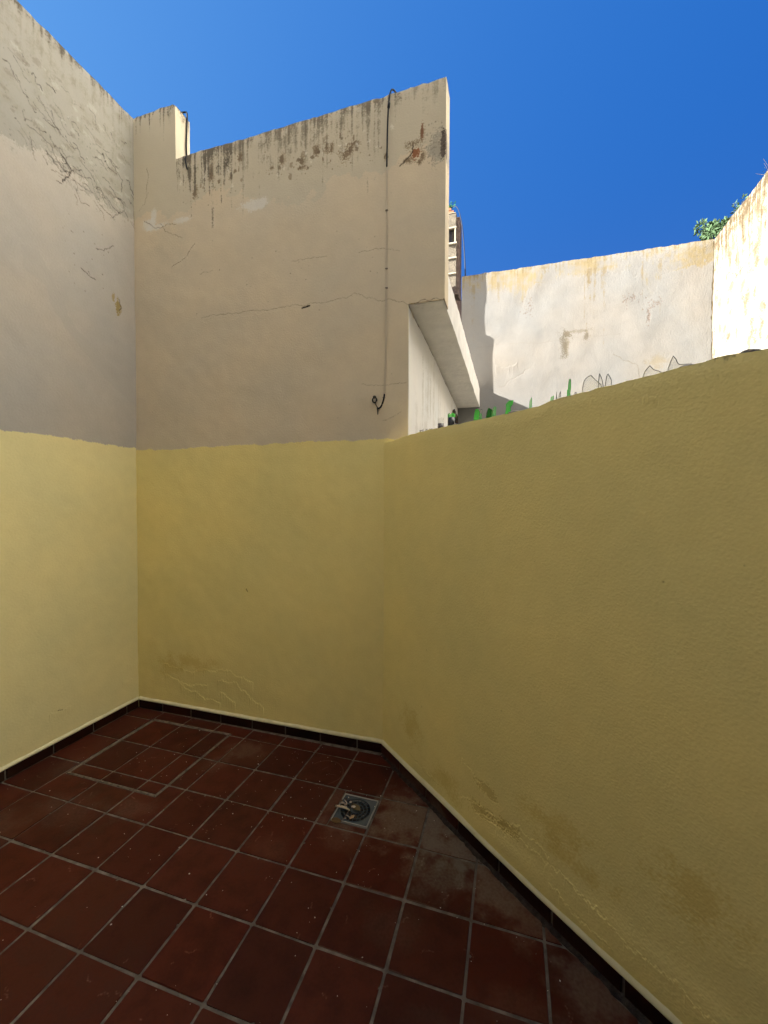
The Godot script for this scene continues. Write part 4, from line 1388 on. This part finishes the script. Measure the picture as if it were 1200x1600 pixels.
func glass():
	var green := pane(Color(0.08, 0.80, 0.08), 0.6)
	var lgreen := pane(Color(0.25, 0.82, 0.25), 0.45)
	var dgreen := pane(Color(0.015, 0.20, 0.02), 0.85)
	var clear := pane(Color(0.62, 0.68, 0.58), 0.10)
	var brown := pane(Color(0.07, 0.035, 0.03), 0.85)
	var gedge := pane(Color(0.05, 0.5, 0.05), 0.8)
	var cedge := mat(Color(0.09, 0.088, 0.095), 0.15, 0.5)
	var sh := [
		["brown_shard", "tall dark brown shard behind the green bottle stump", [[0.529, 1.90], [0.528, 2.009], [0.538, 2.02], [0.553, 2.021], [0.563, 1.997], [0.573, 1.979], [0.572, 1.90]], brown, brown, 0.085],
		["green_shard", "wide bright green shard just right of the roof slab's end", [[0.72, 1.90], [0.733, 1.957], [0.741, 1.979], [0.758, 1.978], [0.766, 1.959], [0.767, 1.90]], green, gedge, 0.05],
		["clear_shard", "thin clear sliver right beside the wide bright green shard", [[0.769, 1.90], [0.77, 1.967], [0.781, 1.974], [0.783, 1.971], [0.779, 1.90]], clear, cedge, 0.05],
		["pale_green_shard", "low pale green stub in front of the dark green shard", [[0.779, 1.90], [0.787, 1.947], [0.799, 1.948], [0.806, 1.90]], lgreen, gedge, 0.03],
		["dark_green_shard", "dark bottle-green shard with a peaked top", [[0.787, 1.90], [0.790, 1.93], [0.803, 1.958], [0.817, 1.973], [0.835, 1.961], [0.843, 1.937], [0.838, 1.90]], dgreen, dgreen, 0.06],
		["light_green_shard", "light green shard right beside the peaked dark green one", [[0.843, 1.90], [0.847, 1.959], [0.862, 1.97], [0.869, 1.965], [0.866, 1.933], [0.862, 1.90]], lgreen, gedge, 0.05],
		["bent_green_shard", "angular bent green shard standing alone before the shaded strip", [[0.914, 1.90], [0.928, 1.952], [0.924, 1.966], [0.945, 1.978], [0.961, 1.977], [0.959, 1.962], [0.949, 1.948], [0.953, 1.90]], green, gedge, 0.05],
		["green_spike", "short pointed green spike in front of the sunlit wall", [[1.044, 1.90], [1.05, 1.954], [1.058, 1.968], [1.059, 1.949], [1.058, 1.90]], lgreen, gedge, 0.05],
		["green_chip", "tiny green chip left of two clear needles", [[1.142, 1.90], [1.147, 1.949], [1.159, 1.953], [1.160, 1.90]], lgreen, gedge, 0.05],
		["clear_needle", "thinner and left one of two clear glass needles", [[1.1695, 1.90], [1.172, 1.964], [1.1745, 1.90]], clear, cedge, 0.05],
		["clear_needle", "thicker and right one of two clear glass needles", [[1.178, 1.90], [1.183, 1.953], [1.188, 1.962], [1.186, 1.90]], clear, cedge, 0.05],
		["tall_green_spike", "tallest and slimmest green spike left of the big clear shard", [[1.215, 1.90], [1.215, 1.96], [1.219, 1.964], [1.221, 1.991], [1.225, 2.0], [1.229, 1.996], [1.2295, 1.966], [1.227, 1.949], [1.231, 1.90]], green, gedge, 0.05],
		["grey_chip", "tiny greyish chip between the tall green spike and the big clear shard", [[1.243, 1.90], [1.246, 1.947], [1.251, 1.946], [1.254, 1.938], [1.254, 1.90]], clear, cedge, 0.05],
		["big_clear_shard", "broad clear shard with a rounded left shoulder", [[1.27, 1.90], [1.272, 1.957], [1.277, 1.974], [1.284, 1.983], [1.298, 1.989], [1.309, 1.99], [1.319, 1.977], [1.33, 1.963], [1.339, 1.952], [1.339, 1.90]], clear, cedge, 0.045],
		["clear_spike", "narrow clear spike right beside the broad rounded shard", [[1.333, 1.90], [1.332, 1.963], [1.335, 1.991], [1.339, 1.985], [1.346, 1.964], [1.353, 1.943], [1.353, 1.90]], clear, cedge, 0.05],
		["leaf_shaped_shard", "leaf-shaped clear shard at the right of the group of three", [[1.351, 1.90], [1.357, 1.955], [1.361, 1.977], [1.365, 1.982], [1.372, 1.97], [1.376, 1.959], [1.377, 1.939], [1.377, 1.90]], clear, cedge, 0.05],
		["low_clear_shard", "low clear shard with a long tail, left of the last pair", [[1.467, 1.90], [1.469, 1.95], [1.478, 1.964], [1.494, 1.975], [1.505, 1.96], [1.522, 1.95], [1.548, 1.945], [1.546, 1.90]], clear, cedge, 0.05],
		["peaked_clear_shard", "peaked clear shard with a flat foot, rightmost of all the glass", [[1.536, 1.90], [1.542, 1.954], [1.551, 1.973], [1.558, 1.986], [1.566, 1.974], [1.571, 1.96], [1.577, 1.955], [1.602, 1.952], [1.608, 1.942], [1.606, 1.90]], clear, cedge, 0.05]]
	for q in sh:
		shard(q[0], q[1], q[2], q[3], q[4], 0.05, 0.0035 if q[3] != clear else 0.0045, q[5])
	bottle_stump("green_bottle_stump", "broken green bottle stump, black below, standing on the low wall", 0.564, 0.019, 1.972, 1.992, mat(Color(0.006, 0.008, 0.006), 0.2, 0.5), green)
	bottle_stump("clear_bottle_stump", "small clear bottle stump with a brownish bottom left of the green one", 0.480, 0.016, 1.956, 1.984, pane(Color(0.10, 0.07, 0.07), 0.85), clear)
	# mortar and dry weeds
	var lm := grained(Color(0.33, 0.30, 0.27), 0.35, 4.0, 0.95, 0.5, 72)
	for q in [[1.738, 0.018, "wide grey mortar lump at the right end of the low wall's top"], [1.60, 0.014, "small dark mortar lump right below the peaked clear shard's foot"], [0.985, 0.018, "flat mortar lump right of the bent green shard"], [0.62, 0.012, "crumb of mortar between the bottle stump and the wide green shard"]]:
		var st := start()
		st.set_smooth_group(0)
		var r: float = q[1]
		for i in 6:
			for k in 10:
				var v := []
				for e in [[i, k], [i, k + 1], [i + 1, k + 1], [i + 1, k]]:
					var th: float = e[0] / 6.0 * PI * 0.5
					var ph: float = TAU * (e[1] % 10) / 10.0
					var w := 1.0 + 0.35 * sin(ph * 3.0 + q[0] * 20.0) * sin(th * 2.0 + 0.4)
					v.append(Vector3(cos(ph) * sin(th) * r * 1.5 * w, cos(th) * r * 0.55, sin(ph) * sin(th) * r * w))
				quad(st, v[0], v[1], v[2], v[3])
		var o := mesh("mortar_lump", done(st), lm, self, on_path(diag_path, q[0], diag_top(q[0]) + 0.004, -0.035))
		o.rotation.y = -0.75
		tag(o, q[2], "mortar")
	var wd := thing("dry_weed", "tuft of thin dry weed stalks at the left end of the low wall", "plant", on_path(diag_path, 0.36, diag_top(0.36), -0.05))
	var wm := mat(Color(0.07, 0.065, 0.05), 0.9)
	for k in 9:
		var a := rng.randf_range(-0.05, 0.05)
		var p := Vector3(a * 0.75, 0, a * 0.68)
		mesh("stalk", tube(smooth([p, p + Vector3(rng.randf_range(-0.008, 0.008), 0.016, 0), p + Vector3(rng.randf_range(-0.02, 0.02), rng.randf_range(0.014, 0.032), rng.randf_range(-0.01, 0.01))], 4), 0.0011, 4), wm, wd)

func bottle_stump(called: String, label: String, s: float, r: float, mid: float, top: float, low: Material, up: Material):
	var base := on_path(diag_path, s, diag_top(s) - 0.003, -0.055)
	var o := thing(called, label, "bottle", base, "broken glass set along the low wall")
	var n := 20
	var a := start()
	var b := start()
	a.set_smooth_group(0)
	b.set_smooth_group(0)
	var hs := []
	for k in n:
		hs.append(top - base.y + 0.007 * sin(k * 1.9) + 0.006 * sin(k * 4.3 + 1.0))
	for k in n:
		var k2 := (k + 1) % n
		var d1 := Vector3(cos(TAU * k / n), 0, sin(TAU * k / n)) * r
		var d2 := Vector3(cos(TAU * k2 / n), 0, sin(TAU * k2 / n)) * r
		var m := Vector3(0, mid - base.y, 0)
		quad(a, d2 + m, d1 + m, d1, d2)
		tri(a, m, d1 + m, d2 + m)
		quad(b, d2 * 0.995 + Vector3(0, hs[k2], 0), d1 * 0.995 + Vector3(0, hs[k], 0), d1 * 0.995 + m, d2 * 0.995 + m)
	mesh("bottle_bottom", done(a), low, o)
	mesh("broken_side", done(b), up, o)

# ---- plants behind the sunlit walls
func plants():
	var gm := mat(Color(0.055, 0.10, 0.045), 0.7)
	gm.backlight = Color(0.10, 0.16, 0.05)
	var bark := mat(Color(0.055, 0.048, 0.042), 0.9)
	var b := thing("corner_shrub", "dense green shrub growing over the corner of the two sunlit walls", "shrub", Vector3(3.22, 4.25, -3.42))
	mesh("foliage", leaves(900, Vector3(0.0, 0.27, 0), Vector3(0.16, 0.15, 0.14), 0.045, 3), gm, b)
	for k in 4:
		mesh("stem", tube([Vector3(0.01 * k, -0.4, 0), Vector3(0.02 * (k - 1), 0.05, 0.01), Vector3(0.06 * (k - 1.5), 0.26, 0.02 * (k - 1))], 0.008, 5, 0.003), bark, b)
	var c := thing("wall_top_sprig", "small leafy sprig on the side wall's top right of the shrub", "plant", Vector3(3.24, 4.33, -2.90))
	mesh("foliage", leaves(130, Vector3(0, 0.09, 0), Vector3(0.04, 0.09, 0.05), 0.035, 9), gm, c)
	mesh("stem", tube([Vector3(0, -0.02, 0), Vector3(0, 0.12, 0)], 0.004, 5), bark, c)
	var d := thing("bare_twigs", "sparse grey twigs on the side wall's top at the right edge", "plant", Vector3(3.24, 4.33, -2.44))
	mesh("foliage", leaves(16, Vector3(0, 0.11, 0), Vector3(0.05, 0.07, 0.07), 0.02, 12), gm, d)
	for k in 6:
		mesh("twig", tube([Vector3(0, -0.02, 0), Vector3(rng.randf_range(-0.03, 0.03), 0.08, rng.randf_range(-0.04, 0.04)), Vector3(rng.randf_range(-0.07, 0.05), rng.randf_range(0.12, 0.19), rng.randf_range(-0.09, 0.09))], 0.0025, 4, 0.001), bark, d)
